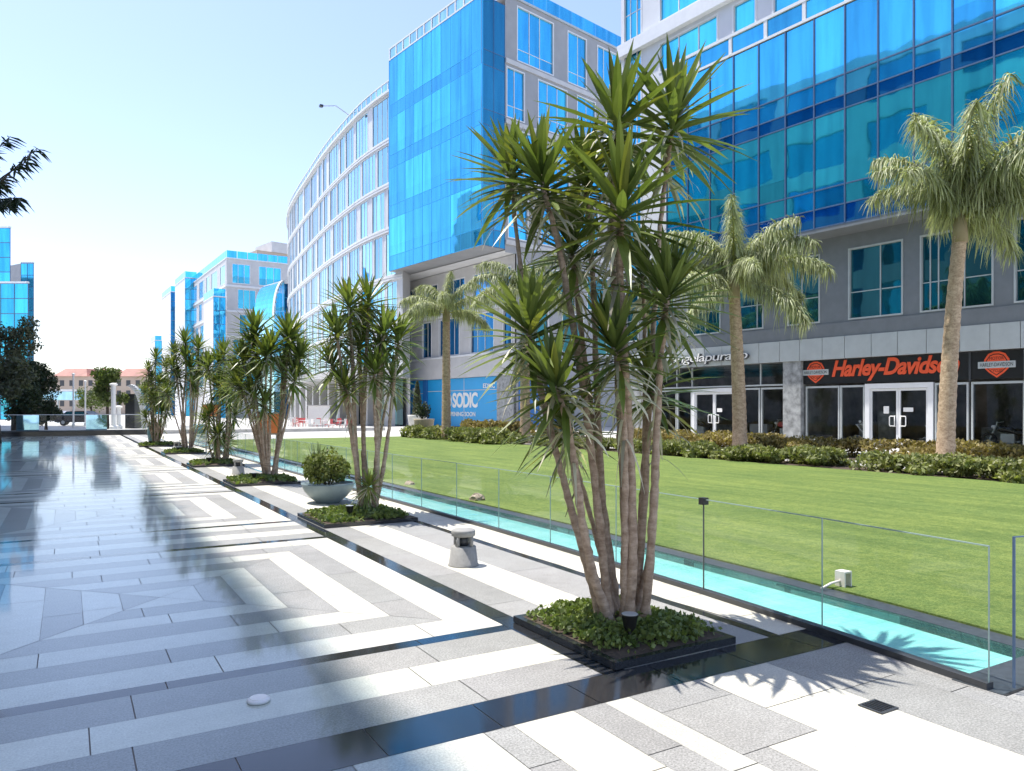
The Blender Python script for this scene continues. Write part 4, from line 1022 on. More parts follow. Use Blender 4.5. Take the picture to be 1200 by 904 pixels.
# ------------------------------------------------------------------ CORNER BUILDING with the projecting glass box
BR_U = (.9795, .2013)
lowU = Vector((-.1235, .992, 0)); C0 = Vector((31.62, 52.75, 0))
b_root = thing('office_building', (40, 62, 0), 'glass office building with a tall bright blue corner box, above the blue hoarding', 'building')
fr_r = Frame((30.39, 52.47), BR_U, (.2013, -.9795))          # face turned to the camera side, s to the right
fr_r.o = Vector((28.01, 51.98, 0)) 
fr_l = Frame((31.02, 58.33), (-.1235, .992), (-.992, -.1235)) # face along the walk, s away
ZT = 35.1
def rows(lst): return [(a, b) for a, b, _ in lst]
Rw = [
 (30.15, 34.7, [(3.7, 8.0, (5.2, 6.4)), (9.7, 12.2, (11.1,)), (13.6, 17.0, (14.6, 15.8)), (18.5, 21.5, (20,))]),
 (25.25, 29.4, [(2.55, 4.6, (3.5,)), (6.1, 9.7, (7.3, 8.5)), (10.9, 13.4, (12.2,)), (14.8, 17.6, (16.2,)), (18.6, 21.8, (20.2,))]),
 (20.4, 24.5, [(3.2, 6.2, (4.6,)), (7.4, 10.0, (8.6,)), (11.4, 14.8, (12.6, 13.7)), (16.4, 19.4, (18.0,))]),
 (15.5, 19.6, [(2.7, 5.0, (3.8,)), (6.4, 9.8, (7.5, 8.6)), (11.2, 13.8, (12.6,)), (15.3, 19.3, (16.6, 18.0))]),
 (10.5, 13.6, [(4.2, 6.4, (5.3,)), (7.8, 10.8, (9.3,)), (12.2, 15.8, (13.4, 14.6))]),
 (6.5, 10.0, [(4.4, 7.4, (5.9,)), (9.0, 11.8, (10.4,)), (13.4, 16.4, (15,))])]
ops = [(a, b, z0, z1) for z0, z1, l in Rw for a, b, _ in l]
m = MB()
wall_open(m, fr_r, 2.42, 24, 14.3, ZT, [o for o in ops if o[2] > 14.3], .2)
wall_open(m, fr_r, 3.65, 24, 0, 14.298, [o for o in ops if o[2] < 14.3], .2)
m.build('side_wall', 'facade_grey', b_root)
for z0, z1, l in Rw:
    for a, b, sp in l: window(fr_r, b_root, a, b, z0, z1, sp, (z0+1.05,) if z0 > 14 else (), 'white_metal', 'pane_blue' if z0 > 14 else 'pane_dark', .09, .12)
m = MB()
for z in (29.62, 24.72, 19.85, 14.95): fbox(m, fr_r, 2.45, 24, z, z+.38, 0, .12)
m.build('floor_band', 'facade_stone', b_root)
# lower front facing the walk
lw1 = [(6.55, 10.05, [(13.1, 11.5, (12.3,)), (9.5, 7.7, (8.6,)), (6.4, 5.5, ()), (4.9, 2.9, (3.9,)), (1.2, -2.4, (.2, -.9)), (-4.9, -3.6, ())]),
       (10.55, 13.55, [(13.4, 10.6, (12.5, 11.5)), (9.0, 6.6, (7.8,)), (5.2, 2.0, (4.1, 3.0)), (.8, -2.0, (-.2, -1.1)), (-4.8, -3.2, (-4,))])]
ops = [(min(a, b), max(a, b), z0, z1) for z0, z1, l in lw1 for a, b, _ in l]
m = MB(); wall_open(m, fr_l, -5.3, 13.8, 6.34, 14.4, ops, .2); m.build('front_wall', 'facade_stone', b_root)
for z0, z1, l in lw1:
    for a, b, sp in l: window(fr_l, b_root, min(a, b), max(a, b), z0, z1, sorted(sp), (), 'white_metal', 'pane_deep', .09, .14, (.5, 1.5))
m = MB(); fbox(m, fr_l, -5.3, 13.8, 4.45, 6.33, -.3, .25); m.build('fascia', 'facade_stone', b_root)
m = MB(); fbox(m, fr_l, -5.3, 13.8, 10.2, 10.45, 0, .18); fbox(m, fr_l, -5.3, 13.8, 6.335, 6.5, 0, .3); m.build('floor_band', 'white_metal', b_root)
m = MB(); fbox(m, fr_l, -5.25, -2.95, 0, 4.44, -.5, .12); m.build('pier', 'pier_stone', b_root)
m = MB(); fbox(m, fr_l, 13.0, 13.9, 0, 4.44, -.5, .12); m.build('pier', 'facade_stone', b_root)
# volume behind (roof, back)
pA, pB = fr_r.pt(2.42, 0), fr_r.pt(24, 0)
m = MB(); poly = [(pA.x, pA.y), (pB.x, pB.y), (60, 90), (33, 90), (29.2, 73.5), (28.1, 66.6)]
m.face([(x, y, ZT) for x, y in poly])
for (xa, ya), (xb, yb) in zip(poly[1:], poly[2:]): m.face([(xa, ya, 0), (xb, yb, 0), (xb, yb, ZT), (xa, ya, ZT)])
m.face([(x, y, 14.45) for x, y in poly])
m.build('roof', 'facade_white', b_root)
# glass parapet on the side
m = MB(); fbox(m, fr_r, .3, 24, ZT+.02, ZT+.2, -.2, .1); fo_ = m.build('roof_edge', 'pale_metal', b_root)
gl = MB(); s = 2.4
while s < 23.5: pane_quad(gl, fr_r, s, s+1.55, ZT+.2, 36.45, .06, RS.uniform(1.0, 1.25), 0, .003); s += 1.56
sub(gl, 'rail_glass', 'pane_blue', fo_)
# the box
bu = Vector((-.1443, .9895, 0)); fbx = Frame((28.01, 51.98), (-.1443, .9895), (-.9895, -.1443))
BZ = [14.55, 15.9, 19.4, 20.6, 24.1, 25.3, 28.8, 30.0, 34.2]
for nm, frm, s_lo, s_hi, mt in (('glazed_front', fbx, 0, 14.6, 'pane_blue'), ('glazed_return', fr_r, .02, 2.4, 'pane_blue')):
    fm = MB(); n = 10 if s_hi > 5 else 2; st = (s_hi-s_lo)/n
    for i in range(n+1): fbox(fm, frm, s_lo+i*st-.02, s_lo+i*st+.02, BZ[0], BZ[-1], -.1, .012)
    for z in BZ: fbox(fm, frm, s_lo, s_hi, z-.025, z+.025, -.1, .01)
    fo_ = fm.build('mullion_grid', 'mullion_blue' if s_hi < 5 else 'hoarding', b_root); gl = MB(); rb = random.Random(5)
    for i in range(n):
        for j in range(8):
            sp = j % 2 == 0
            z0, z1 = BZ[j], BZ[j+1]
            v = (.76 if sp else rb.choice((.82, .86, 1.08, 1.18)))*rb.uniform(.96, 1.04)*(1.0 if s_hi > 5 else .6)
            if not sp and j < 7:
                h = z0+.95; pane_quad(gl, frm, s_lo+i*st+.02, s_lo+(i+1)*st-.02, z0, h, 0, v*.94, 0, .004); z0 = h
            pane_quad(gl, frm, s_lo+i*st+.02, s_lo+(i+1)*st-.02, z0, z1, 0, v, 0, .004)
    sub(gl, 'pane', mt, fo_)
q0, q1 = fbx.pt(0, 0), fbx.pt(14.6, 0)
m = MB(); m.face([(q0.x, q0.y, 14.52), (pA.x+1.3, pA.y+.25, 14.52), (29.6, 68.0, 14.52), (q1.x, q1.y, 14.52)])
m.face([(q1.x, q1.y, 14.52), (28.6, 66.9, 14.52), (28.6, 66.9, 34.2), (q1.x, q1.y, 34.2)])
m.face([(q0.x, q0.y, 34.2), (pA.x, pA.y, 34.2), (28.6, 66.9, 34.2), (q1.x, q1.y, 34.2)])
m.build('soffit', 'facade_grey', b_root)
m = MB(); fbox(m, fbx, 0, 14.6, 34.22, 34.34, -.3, .05); fbox(m, fbx, 0, 14.6, 35.25, 35.38, -.1, .03)
s = .1
while s < 14.6: fbox(m, fbx, s-.08, s+.08, 34.34, 35.25, -.08, .02); s += 1.2
fo_ = m.build('roof_rail', 'white_metal', b_root)
gl = MB(); s = .1
while s < 13.5: pane_quad(gl, fbx, s+.08, s+1.12, 34.34, 35.25, -.03, RS.uniform(.8, 1.1)); s += 1.2
sub(gl, 'rail_glass', 'pane_pale', fo_)

# hoarding
fh = Frame(fr_l.pt(0, 0, .05), (-.1235, .992), (-.992, -.1235))
o = thing('hoarding', fh.pt(4, 0, .1), 'bright blue shopfront hoarding with big white lettering and a smaller line below', 'hoarding')
m = MB(); fbox(m, fh, -2.9, 8.3, .05, 4.42, -.1, .0); fbox(m, fh, 9.2, 13.0, .05, 4.42, -.1, .0); m.build('panel', 'hoarding', o)
m = MB(); fbox(m, fh, 8.32, 9.18, .05, 4.42, -.1, .06); m.build('post', 'hoarding_dark', o)
m = MB(); fbox(m, fh, -2.9, 8.3, 3.28, 3.34, -.05, .02); fbox(m, fh, 9.2, 13.0, 3.12, 3.18, -.05, .02)
for t in (-2.9, 2.1, 9.2): fbox(m, fh, t-.03, t+.03, .05, 4.42, -.05, .018)
m.build('seam', 'facade_stone', o)
lettering(fh, 'SODIC', 3.95, -.05, 1.75, 3.12, .01, 'paint_white', o, offset=.03, spacing=.92)
rnd = random.Random(1); e = MB()
c = fh.pt(4.75, 2.43, .02)
ringp = [c + fh.u*(.52*math.cos(q)) + Vector((0, 0, .60*math.sin(q))) for q in [i*math.pi/10 for i in range(21)]]
e.tube(ringp, .15, 6, 0, False); e.build('round_mark', 'paint_white', o)
lettering(fh, 'OPENING SOON', 4.75, .3, .98, 1.38, .01, 'paint_white', o, offset=.015)
lettering(fh, 'EDNC', -.9, -2.6, 3.45, 3.85, .01, 'paint_white', o, offset=.01)
lettering(fh, 'SOON', 11.9, 10.3, .75, 1.1, .01, 'paint_white', o, offset=.015)
e = MB(); e.lathe(fh.pt(10.4, 3.2, .03), [(.42, 0), (.42, .5)], 12); e.build('round_mark', 'paint_white', o)
fh2 = Frame(fr_r.pt(0, 0, .08), BR_U, (.2013, -.9795))
o = thing('hoarding', fh2.pt(6, 0, .1), 'blue hoarding round the corner past the grey stone pier', 'hoarding')
m = MB(); fbox(m, fh2, 3.9, 9.0, .05, 4.2, -.06, 0); m.build('panel', 'hoarding_dark', o)
m = MB(); fbox(m, fh2, 6.2, 6.9, .05, 4.2, -.05, .03); m.build('post', 'facade_stone', o)

# ------------------------------------------------------------------ CURVED BUILDING
cpts = [(26.85, 65.4), (26.36, 67.58), (25.9, 72.5), (25.84, 78.04), (26.25, 88), (27.12, 97.8), (27.8, 105.5), (28.68, 113.3), (29.6, 118.5), (31.5, 126), (34.5, 134)]
# smooth it
def cat(P, n=3):
    out = []
    for i in range(len(P)-1):
        p0, p1, p2, p3 = (Vector((*P[max(0, min(len(P)-1, i+k))], 0)) for k in (-1, 0, 1, 2))
        for j in range(n):
            t = j/n; q = .5*((2*p1)+(p2-p0)*t+(2*p0-5*p1+4*p2-p3)*t*t+(3*p1-p0-3*p2+p3)*t**3); out.append((q.x, q.y))
    out.append(P[-1]); return out
fc = Poly(cat(cpts, 3), -1)
LC = fc.L[-1]
c_root = thing('office_building', (30, 95, 0), 'long pale office building with a convex curved front, left of the blue corner box', 'building')
rowz = [(27.45, 31.55), (23.2, 26.9), (18.95, 22.65), (14.3, 18.4), (9.9, 13.75), (5.9, 9.35)]
rc = random.Random(9); ops = []; wins = []
for k, (z0, z1) in enumerate(rowz):
    s = (1.6, .5, .6, 1.0, .8, 1.2)[k]
    while s < LC-3:
        w = rc.choice((1.9, 2.8, 3.4, 4.2)); 
        if s+w > LC-1: break
        ops.append((s, s+w, z0, z1)); wins.append((s, s+w, z0, z1)); s += w + rc.choice((.35, .6, 1.1))
m = MB(); wall_open(m, fc, 0, LC, 4.6, 31.9, ops, .12); m.build('curved_wall', 'facade_pale', c_root)
wins.sort(key=lambda q: q[0]); extra = MB()
for i, (a, b, z0, z1) in enumerate(wins):
    if i < 97:
        n = max(1, round((b-a)/.95)); window(fc, c_root, a, b, z0, z1, [a+(b-a)*j/n for j in range(1, n)], (), 'white_metal', 'pane_pale', .08, .05, (.75, 1.1))
    else: fquad(extra, fc, a, b, z0, z1, -.14, 0, RS.uniform(.8, 1.2))
if extra.f: tag(extra.build('far_window', 'pane_pale', c_root), kind='stuff')
for z in (27.0, 22.75, 18.5, 13.85, 9.45):
    m = MB(); fbox(m, fc, 0, LC, z, z+.12, 0, .14); fbox(m, fc, 0, LC, z+.12, z+.26, 0, .06); fbox(m, fc, 0, LC, z+.26, z+.38, 0, .14); m.build('floor_band', 'white_metal', c_root)
m = MB(); fbox(m, fc, 0, LC, 31.7, 31.92, 0, .3); m.build('cornice', 'white_metal', c_root)
m = MB(); fbox(m, fc, 0, LC, 32.9, 33.02, -.08, .06); s = .1
while s < LC: fbox(m, fc, s-.08, s+.08, 31.93, 32.9, -.05, .03); s += 1.2
fo_ = m.build('roof_rail', 'white_metal', c_root); gl = MB(); s = .1
while s < LC-1.3: fquad(gl, fc, s+.08, s+1.12, 31.93, 32.9, 0, 0, RS.uniform(.8, 1.1)); s += 1.2
sub(gl, 'rail_glass', 'pane_pale', fo_)
m = MB(); top = [fc.pt(t, 31.9) for t in fc.L] + [Vector((48, 134, 31.9)), Vector((33, 90.5, 31.9)), Vector((29.2, 73.6, 31.9)), Vector((28.2, 66.8, 31.9))]
m.face(top); a, b = fc.pt(0, 0), Vector((28.2, 66.8, 0))
m.face([(a.x, a.y, 4.6), (b.x, b.y, 4.6), (b.x, b.y, 31.9), (a.x, a.y, 31.9)])
m.face([(34.5, 134, 0), (48, 134, 0), (48, 134, 31.9), (34.5, 134, 31.9)]); m.face([(v.x, v.y, 4.6) for v in top])
m.build('roof', 'facade_stone', c_root)
# arcade at street level
s = 2.5
while s < LC:
    m = MB(); fbox(m, fc, s, s+.8, 0, 4.6, -.8, -.05); s += 4.6; m.build('column', 'facade_stone', c_root)
m = MB(); fquadlist = [fquad(m, fc, max(a, 2.4), b, 0, 4.6, -1.6, 0, RS.uniform(.4, 1)) for a, b in zip(fc.L, fc.L[1:]) if b > 2.6]
m.build('shop_glazing', 'pane_dark', c_root)
m = MB(); fbox(m, fc, 2.5, 34, 4.75, 5.4, .05, 3.2); fbox(m, fc, 2.5, 34, 4.62, 4.74, .05, 3.1); m.build('canopy', 'facade_stone', c_root)
o = thing('floodlight', fc.pt(12.5, 33, .2), 'thin arm with a small lamp head leaning out from the curved roof edge', 'floodlight')
q = fc.pt(12.5, 33.0, 0); e_ = q + Vector((-2.6, 1.0, .8))
m = MB(); m.tube([q, q+(e_-q)*.5+Vector((0, 0, .5)), e_], .06, 6); m.build('arm', 'pale_metal', o)
m = MB(); m.box((e_.x-.3, e_.y-.2, e_.z-.14), (e_.x+.05, e_.y+.2, e_.z+.08)); m.build('lamp_head', 'dark_metal', o)

# ------------------------------------------------------------------ far buildings
def block(px, d, wu, du, z1, label, wallm='facade_stone', name='office_building', nf=2, front='win', side='win', zb=0, pm='pane_blue', seed=0, u=(.998, .04), rail=True, fh_=5.0):
    """corner at pixel column px and distance d; front runs to the right, side runs away"""
    x, y = D(px, d); rnd = random.Random(seed); root = thing(name, (x, y, 0), label, 'building')
    uf = Vector((u[0], u[1], 0)).normalized(); ff = Frame((x, y), (uf.x, uf.y), (uf.y, -uf.x)); us = Vector((-uf.y, uf.x, 0)); fs_ = Frame((x, y), (us.x, us.y), (-uf.x, -uf.y))
    zt = z1
    for fr_, L, mode, nm in ((ff, wu, front, 'front_wall'), (fs_, du, side, 'side_wall')):
        if mode == 'glass':
            fm = MB(); n = max(2, round(L/2.2)); nz = max(2, round((zt-zb)/2.5))
            for i in range(n+1): fbox(fm, fr_, max(0, L*i/n-.04), min(L, L*i/n+.04), zb, zt, -.1, .05)
            for j in range(nz+1): fbox(fm, fr_, 0, L, zb+(zt-zb)*j/nz-.05, zb+(zt-zb)*j/nz+.05, -.1, .04)
            fo_ = fm.build('mullion_grid', 'mullion_blue', root); gl = MB()
            for i in range(n):
                for j in range(nz): pane_quad(gl, fr_, L*i/n, L*(i+1)/n, zb+(zt-zb)*j/nz, zb+(zt-zb)*(j+1)/nz, 0, rnd.uniform(.75, 1.2))
            sub(gl, 'pane', pm, fo_)
        elif mode == 'plain':
            m = MB(); fquad(m, fr_, 0, L, zb, zt); m.build(nm, wallm, root)
        else:
            ops = []; z = zt-fh_+.2; wl = []
            while z > zb+3:
                s = rnd.uniform(.8, 2.5)
                while s < L-2:
                    w = min(rnd.choice((3.5, 4.5, 6.0)), L-.6-s); ops.append((s, s+w, z, z+fh_-1.1)); s += w+rnd.uniform(1.2, 3)
                z -= fh_
            m = MB(); wall_open(m, fr_, 0, L, zb, zt, ops, .25); m.build(nm, wallm, root)
            for a, b, c, e in ops:
                n = max(1, round((b-a)/1.3)); window(fr_, root, a, b, c, e, [a+(b-a)*j/n for j in range(1, n)], (), 'white_metal', pm if fr_ is ff else 'pane_pale', .1, .06, (.7, 1.2))
            m = MB(); z = zt-fh_-.55
            while z > zb+3: fbox(m, fr_, 0, L, z, z+.4, .0, .2); z -= fh_
            m.build('floor_band', 'white_metal', root)
    p = [ff.pt(0, 0), ff.pt(wu, 0), ff.pt(wu, 0)+us*du, fs_.pt(du, 0)]
    m = MB(); m.face([(v.x, v.y, zt) for v in p])
    for a, b in ((p[1], p[2]), (p[2], p[3])): m.face([(a.x, a.y, zb), (b.x, b.y, zb), (b.x, b.y, zt), (a.x, a.y, zt)])
    m.build('roof', wallm, root)
    if rail:
        m = MB(); fbox(m, ff, 0, wu, zt+.01, zt+.2, -.3, .1); fbox(m, fs_, .31, du, zt+.01, zt+.2, -.3, .1); fo_ = m.build('roof_edge', 'white_metal', root)
        gl = MB()
        for fr_, L in ((ff, wu), (fs_, du)):
            n = max(1, round(L/2))
            for i in range(n): pane_quad(gl, fr_, L*i/n+.05, L*(i+1)/n-.05, zt+.2, zt+1.6, 0, rnd.uniform(1.0, 1.25))
        sub(gl, 'rail_glass', 'pane_blue', fo_)
    return root
block(265.5, 148, 34, 36, 31.4, 'square glass and stone office building in the distance between the yuccas and the curved building', seed=1)
block(250, 140, 2.2, 9, 22.6, 'slim pale-sided blue glass annex in front of the distant square office building', front='glass', side='plain', wallm='facade_white', seed=2)
block(216.8, 176, 2.6, 14, 32.4, 'tall narrow blue glass slab with a white side, left of the distant square building', front='glass', side='plain', wallm='facade_white', seed=3)
block(200, 197, 2.6, 15, 32.4, 'second narrow dark blue slab behind the tall narrow white-sided one', front='glass', side='plain', wallm='facade_white', pm='pane_deep', seed=4)
block(181.5, 240, 4, 10, 23.6, 'farthest small blue glass block, barely above the last yucca', front='glass', side='plain', wallm='facade_white', seed=5)
# stone roof house standing on the square building
x, y = D(301, 160); o = thing('roof_house', (x, y, 31.4), 'beige stone plant room on the roof of the distant square building', 'plant room')
m = MB(); fz = Frame((x, y), (.9795, .2013), (.2013, -.9795)); fbox(m, fz, 0, 20, 31.42, 35.6, -8, 0); m.build('wall', 'tan_wall', o)
m = MB(); fbox(m, fz, 3.2, 20.3, 35.62, 37.9, -8.2, .2); m.build('upper_block', 'facade_stone', o)
# rounded blue annex
x, y = D(333, 126); o = thing('office_building', (x, y, 0), 'low blue glass annex with a sweeping white curved edge, beside the curved building', 'building')
fz = Frame((x, y), (.9795, .2013), (.2013, -.9795)); m = MB()
for i in range(6):
    for j in range(9): pane_quad(m, fz, i*1.1+.05, i*1.1+1.05, j*2.55, j*2.55+2.5, 0, RS.uniform(.7, 1.1))
m.build('glazing', 'pane_deep', o)
m = MB(); arc = []
for i in range(12):
    q = i/11*math.pi/2; arc.append((-1.9*math.cos(q)+.0, 17 + 6.3*math.sin(q)))
vault = MB()
for (a, za), (b, zb_) in zip(arc, arc[1:]):
    m.hexa([fz.pt(a+.25, za-.3, .2), fz.pt(b+.02, zb_-.35, .2), fz.pt(b+.02, zb_-.35, -.5), fz.pt(a+.25, za-.3, -.5), fz.pt(a, za, .2), fz.pt(b, zb_, .2), fz.pt(b, zb_, -.5), fz.pt(a, za, -.5)])
    vault.face([fz.pt(a+.12, za-.15, -.5), fz.pt(b+.01, zb_-.2, -.5), fz.pt(b+.01, zb_-.2, -8), fz.pt(a+.12, za-.15, -8)])
    vault.face([fz.pt(a+.12, za-.15, 0), fz.pt(b+.01, zb_-.2, 0), fz.pt(b+.01, 16.9, 0), fz.pt(a+.12, 16.9, 0)])
vault.build('glass_vault', 'pane_blue', o)
fbox(m, fz, 0, 6.6, 22.7, 23.3, -8, .2); m.build('roof_edge', 'white_metal', o)
m = MB(); fbox(m, fz, -1.7, -.02, 0, 18, -8, -.2); m.build('wall', 'pane_pale', o)

# left row
block(-22, 131, 12.4, 46, 31.9, 'blue glass office block with a grey stone flank at the photo\'s left edge', front='glass', side='plain', wallm='facade_grey', seed=7, u=(.86, -.51)) if False else None
def left_block(px_r, d, wu, du, z1, label, wallm, seed, front='glass', pm='pane_cyan'):
    x, y = D(px_r, d); rnd = random.Random(seed); root = thing('office_building', (x, y, 0), label, 'building')
    uf = Vector((.8607, -.509, 0)); ff = Frame((x-uf.x*wu, y-uf.y*wu), (uf.x, uf.y), (uf.y, -uf.x))
    us = Vector((-.47, .883, 0)).normalized(); fs_ = Frame((x, y), (us.x, us.y), (us.y, -us.x))
    fm = MB(); gl = MB(); n = max(2, round(wu/2.2)); nz = round(z1/2.5)
    for i in range(n+1): fbox(fm, ff, max(0, wu*i/n-.05), min(wu, wu*i/n+.05), 0, z1, -.1, .05)
    for j in range(nz+1): fbox(fm, ff, 0, wu, max(0, z1*j/nz-.06), z1*j/nz+.06, -.1, .04)
    for i in range(n):
        for j in range(nz): pane_quad(gl, ff, wu*i/n, wu*(i+1)/n, z1*j/nz, z1*(j+1)/nz, 0, rnd.uniform(.75, 1.2))
    fo_ = fm.build('mullion_grid', 'mullion_blue', root); sub(gl, 'pane', pm, fo_)
    m = MB(); fquad(m, fs_, 0, du, 0, z1); p = [ff.pt(0, 0), ff.pt(wu, 0), fs_.pt(du, 0), ff.pt(0, 0)+us*du]
    m.face([(v.x, v.y, z1) for v in p]); m.face([(p[0].x, p[0].y, 0), (p[3].x, p[3].y, 0), (p[3].x, p[3].y, z1), (p[0].x, p[0].y, z1)])
    m.build('flank_wall', wallm, root)
    m = MB(); fbox(m, ff, 0, wu, z1+.01, z1+.3, -.3, .1); fbox(m, fs_, 0, du, z1+.01, z1+.3, -.3, .1); m.build('roof_edge', 'white_metal', root)
    return root
left_block(12, 130, 14, 42, 33.0, 'blue glass office block with a grey stone flank at the far left', 'facade_grey', 7)
L1 = [o for o in bpy.data.objects if o.get('label', '').endswith('stone flank at the far left') and o.type == 'EMPTY'][0]
wing = Poly([(-6.15, -10), (-6.15, 92)], 1); m = MB()  # unseen building opposite, placed to shade the promenade; not a wing of L1
ops = [(a, a+5.6, z, z+3.0) for z in (5, 9.8, 14.6, 19.4, 24.2, 29) for a in [2+7.5*i for i in range(13)]]
wall_open(m, wing, 0, wing.L[-1], 0, 33, ops, .2); pts_ = [wing.pt(t, 33) for t in wing.L] + [Vector((-25, 92, 33)), Vector((-25, -10, 33))]; m.face(pts_)
m.face([(-6.15, -10, 0), (-25, -10, 0), (-25, -10, 33), (-6.15, -10, 33)]); m.face([(-6.15, 92, 0), (-25, 92, 0), (-25, 92, 33), (-6.15, 92, 33)]); m.face([(-25, -10, 0), (-25, 92, 0), (-25, 92, 33), (-25, -10, 33)]); q = m.build('unseen_opposite_block', 'facade_white', L1); g_ = MB()
for a, b, c, d in ops: fquad(g_, wing, a, b, c, d, -.2, 0, RS.uniform(.6, 1.2))
sub(g_, 'unseen_block_glazing', 'pane_teal', q)
left_block(33, 118, 6.5, 8, 21.4, 'lower bright blue glass wing in front of the far left office block', 'facade_white', 8)
left_block(39.5, 164, 2.8, 9, 33.5, 'slim blue glass tower just right of the far left office block', 'facade_grey', 9, pm='pane_blue')

# distant tan building with red roofs
xA, yA = D(55, 250); xB, yB = D(205, 250); u = Vector((xB-xA, yB-yA, 0)).normalized(); ft = Frame((xA, yA), (u.x, u.y), (u.y, -u.x)); L = 42
o = thing('apartment_building', (xA, yA, 0), 'low tan building with red tiled roofs at the far end of the promenade', 'building')
m = MB(); fbox(m, ft, 0, L, 0, 12.6, -14, 0); m.build('wall', 'tan_wall', o)
for a, b in ((3, 13), (15.5, 21), (23.5, 38.5)):
    m = MB(); P = [ft.pt(a-.8, 12.6, .8), ft.pt(b+.8, 12.6, .8), ft.pt(b+.8, 12.6, -13), ft.pt(a-.8, 12.6, -13), ft.pt(a+1.5, 15.4, -3), ft.pt(b-1.5, 15.4, -3), ft.pt(b-1.5, 15.4, -10), ft.pt(a+1.5, 15.4, -10)]
    m.hexa(P); m.build('roof', 'roof_red', o)
for i in range(13):
    for z in (2.6, 6.0, 9.4):
        w = MB(); fbox(w, ft, 1.2+i*3.15, 2.6+i*3.15, z, z+1.9, -.02, .05); w.build('window', 'dark_metal', o)

# ------------------------------------------------------------------ trees far and near
def tree(name, x, y, h, rx, crown_z0, n, size, material, label, seed, trunk_r=.14, group=None, lean=0, upk=.4, nl=12):
    rnd = random.Random(seed); o = thing(name, (x, y, 0), label, 'tree', group); m = MB()
    tp = Vector((x+lean, y, crown_z0+(h-crown_z0)*.35))
    m.tube([Vector((x, y, -.05)), Vector((x+lean*.4, y, crown_z0*.6)), tp], [trunk_r*1.3, trunk_r, trunk_r*.6], 8)
    lumps = []
    for i in range(nl):
        q = i*2.4+rnd.uniform(-.4, .4); t = rnd.random(); rr = rx*rnd.uniform(.3, .8)*(1-.45*t)
        c = Vector((x+lean+rr*math.cos(q), y+rr*math.sin(q), crown_z0+(h-crown_z0)*(.15+.75*t))); lumps.append((c, rx*rnd.uniform(.25, .45)))
        m.tube([tp - Vector((0, 0, (h-crown_z0)*.2*rnd.random())), tp.lerp(c, .5)+Vector((0, 0, .1)), c], [trunk_r*.5, trunk_r*.3, .015], 5)
    m.build('trunk', 'tree_bark', o, True); pts = []
    while len(pts) < n:
        c, r = rnd.choice(lumps); v = Vector((rnd.gauss(0, 1), rnd.gauss(0, 1), rnd.gauss(0, .8))).normalized()*r*rnd.uniform(.45, 1.1); pts.append(c+v)
    f = MB(); leaf_cloud(f, pts, size, rnd, upk, vlo=.6, vhi=1.35); f.build('crown', material, o)
    return o
x, y = D(4, 36); tree('dark_tree', x-.4, y, 5.2, 1.7, 2.0, 6000, .2, 'grey_leaf', 'thick dark trunk with greyish foliage at the photo\'s left edge, nearest tree on the left', 81, .26)
x, y = D(16, 49); tree('wispy_tree', x, y, 7.6, 1.9, 4.2, 3400, .22, 'grey_leaf', 'taller wispy grey-green tree rising behind the left dark trunk', 82, .12)
x, y = D(40, 54); tree('ficus_tree', x, y, 5.0, 1.9, 2.0, 8000, .2, 'ficus_leaf', 'dense dark round tree on the left, upper bulge beside the tan building', 83, .16)
x, y = D(30, 47); tree('dark_tree', x, y, 2.9, 1.7, .7, 6000, .17, 'ficus_leaf', 'low dark bushy tree on the left, just behind the low dark wall', 84, .1)
x, y = D(54, 58); tree('ficus_tree', x, y, 2.4, 1.2, .5, 3500, .18, 'ficus_leaf', 'smallest dark reddish bush-tree beside the parked cars on the left', 85, .1)
x, y = D(126, 62); tree('green_tree', x, y, 5.0, 1.6, 2.0, 5000, .22, 'tree_leaf', 'light green round tree in the middle distance before the tan building', 86, .12)
x, y = D(107, 78); tree('green_tree', x, y, 3.6, 2.2, 1.9, 1500, .24, 'tree_leaf', 'low spreading pale green tree left of the round one before the tan building', 87, .1)
x, y = D(180, 60); tree('green_tree', x, y, 4.4, 1.3, 1.2, 1500, .2, 'tree_leaf', 'slim green tree right beside the white arch', 88, .1)

# tree leaning into the top left corner
rnd = random.Random(90); tx, ty = D(-75, 12.0)
o = thing('tree', (tx, ty, 0), 'tree whose dark drooping leaf sprays hang into the photo\'s top left corner', 'tree')
m = MB(); f = MB(); top = Vector((tx, ty, 4.4))
m.tube([Vector((tx, ty, -.05)), Vector((tx+.05, ty, 2.4)), top], [.17, .13, .08], 9)
def spray(p0, p1, nl, l):
    mid = p0.lerp(p1, .55)+Vector((0, 0, .18)); br = bez(p0, mid, p0.lerp(p1, .85)+Vector((0, 0, .05)), p1, 10); m.tube(br, [.022-.0018*i for i in range(11)], 5)
    for i in range(nl):
        t = .25+.75*rnd.random(); k = min(9, int(t*10)); p = br[k].lerp(br[k+1], t*10-k); tan = (br[k+1]-br[k]).normalized(); s = 1 if i % 2 else -1
        sd = tan.cross(Vector((0, 0, 1))).normalized()*s; d = (sd*rnd.uniform(.3, 1.0)+tan*rnd.uniform(.3, 1)+Vector((0, 0, rnd.uniform(-.9, .1)))).normalized(); ll = l*rnd.uniform(.6, 1.2)
        P = [p + d*(ll*q) - Vector((0, 0, 1))*(ll*.25*q*q) for q in (0, .5, 1)]; sw = d.cross(Vector((rnd.gauss(0, 1), rnd.gauss(0, 1), 1))).normalized()
        f.ribbon(P, sw, [.005, .018, .002], 0, rnd.uniform(.5, 1.2))
ends = [(44, 174, 11.4), (34, 188, 11.7), (12, 160, 11.2), (22, 236, 11.3), (10, 240, 11.6), (26, 232, 11.0), (4, 215, 11.8)]
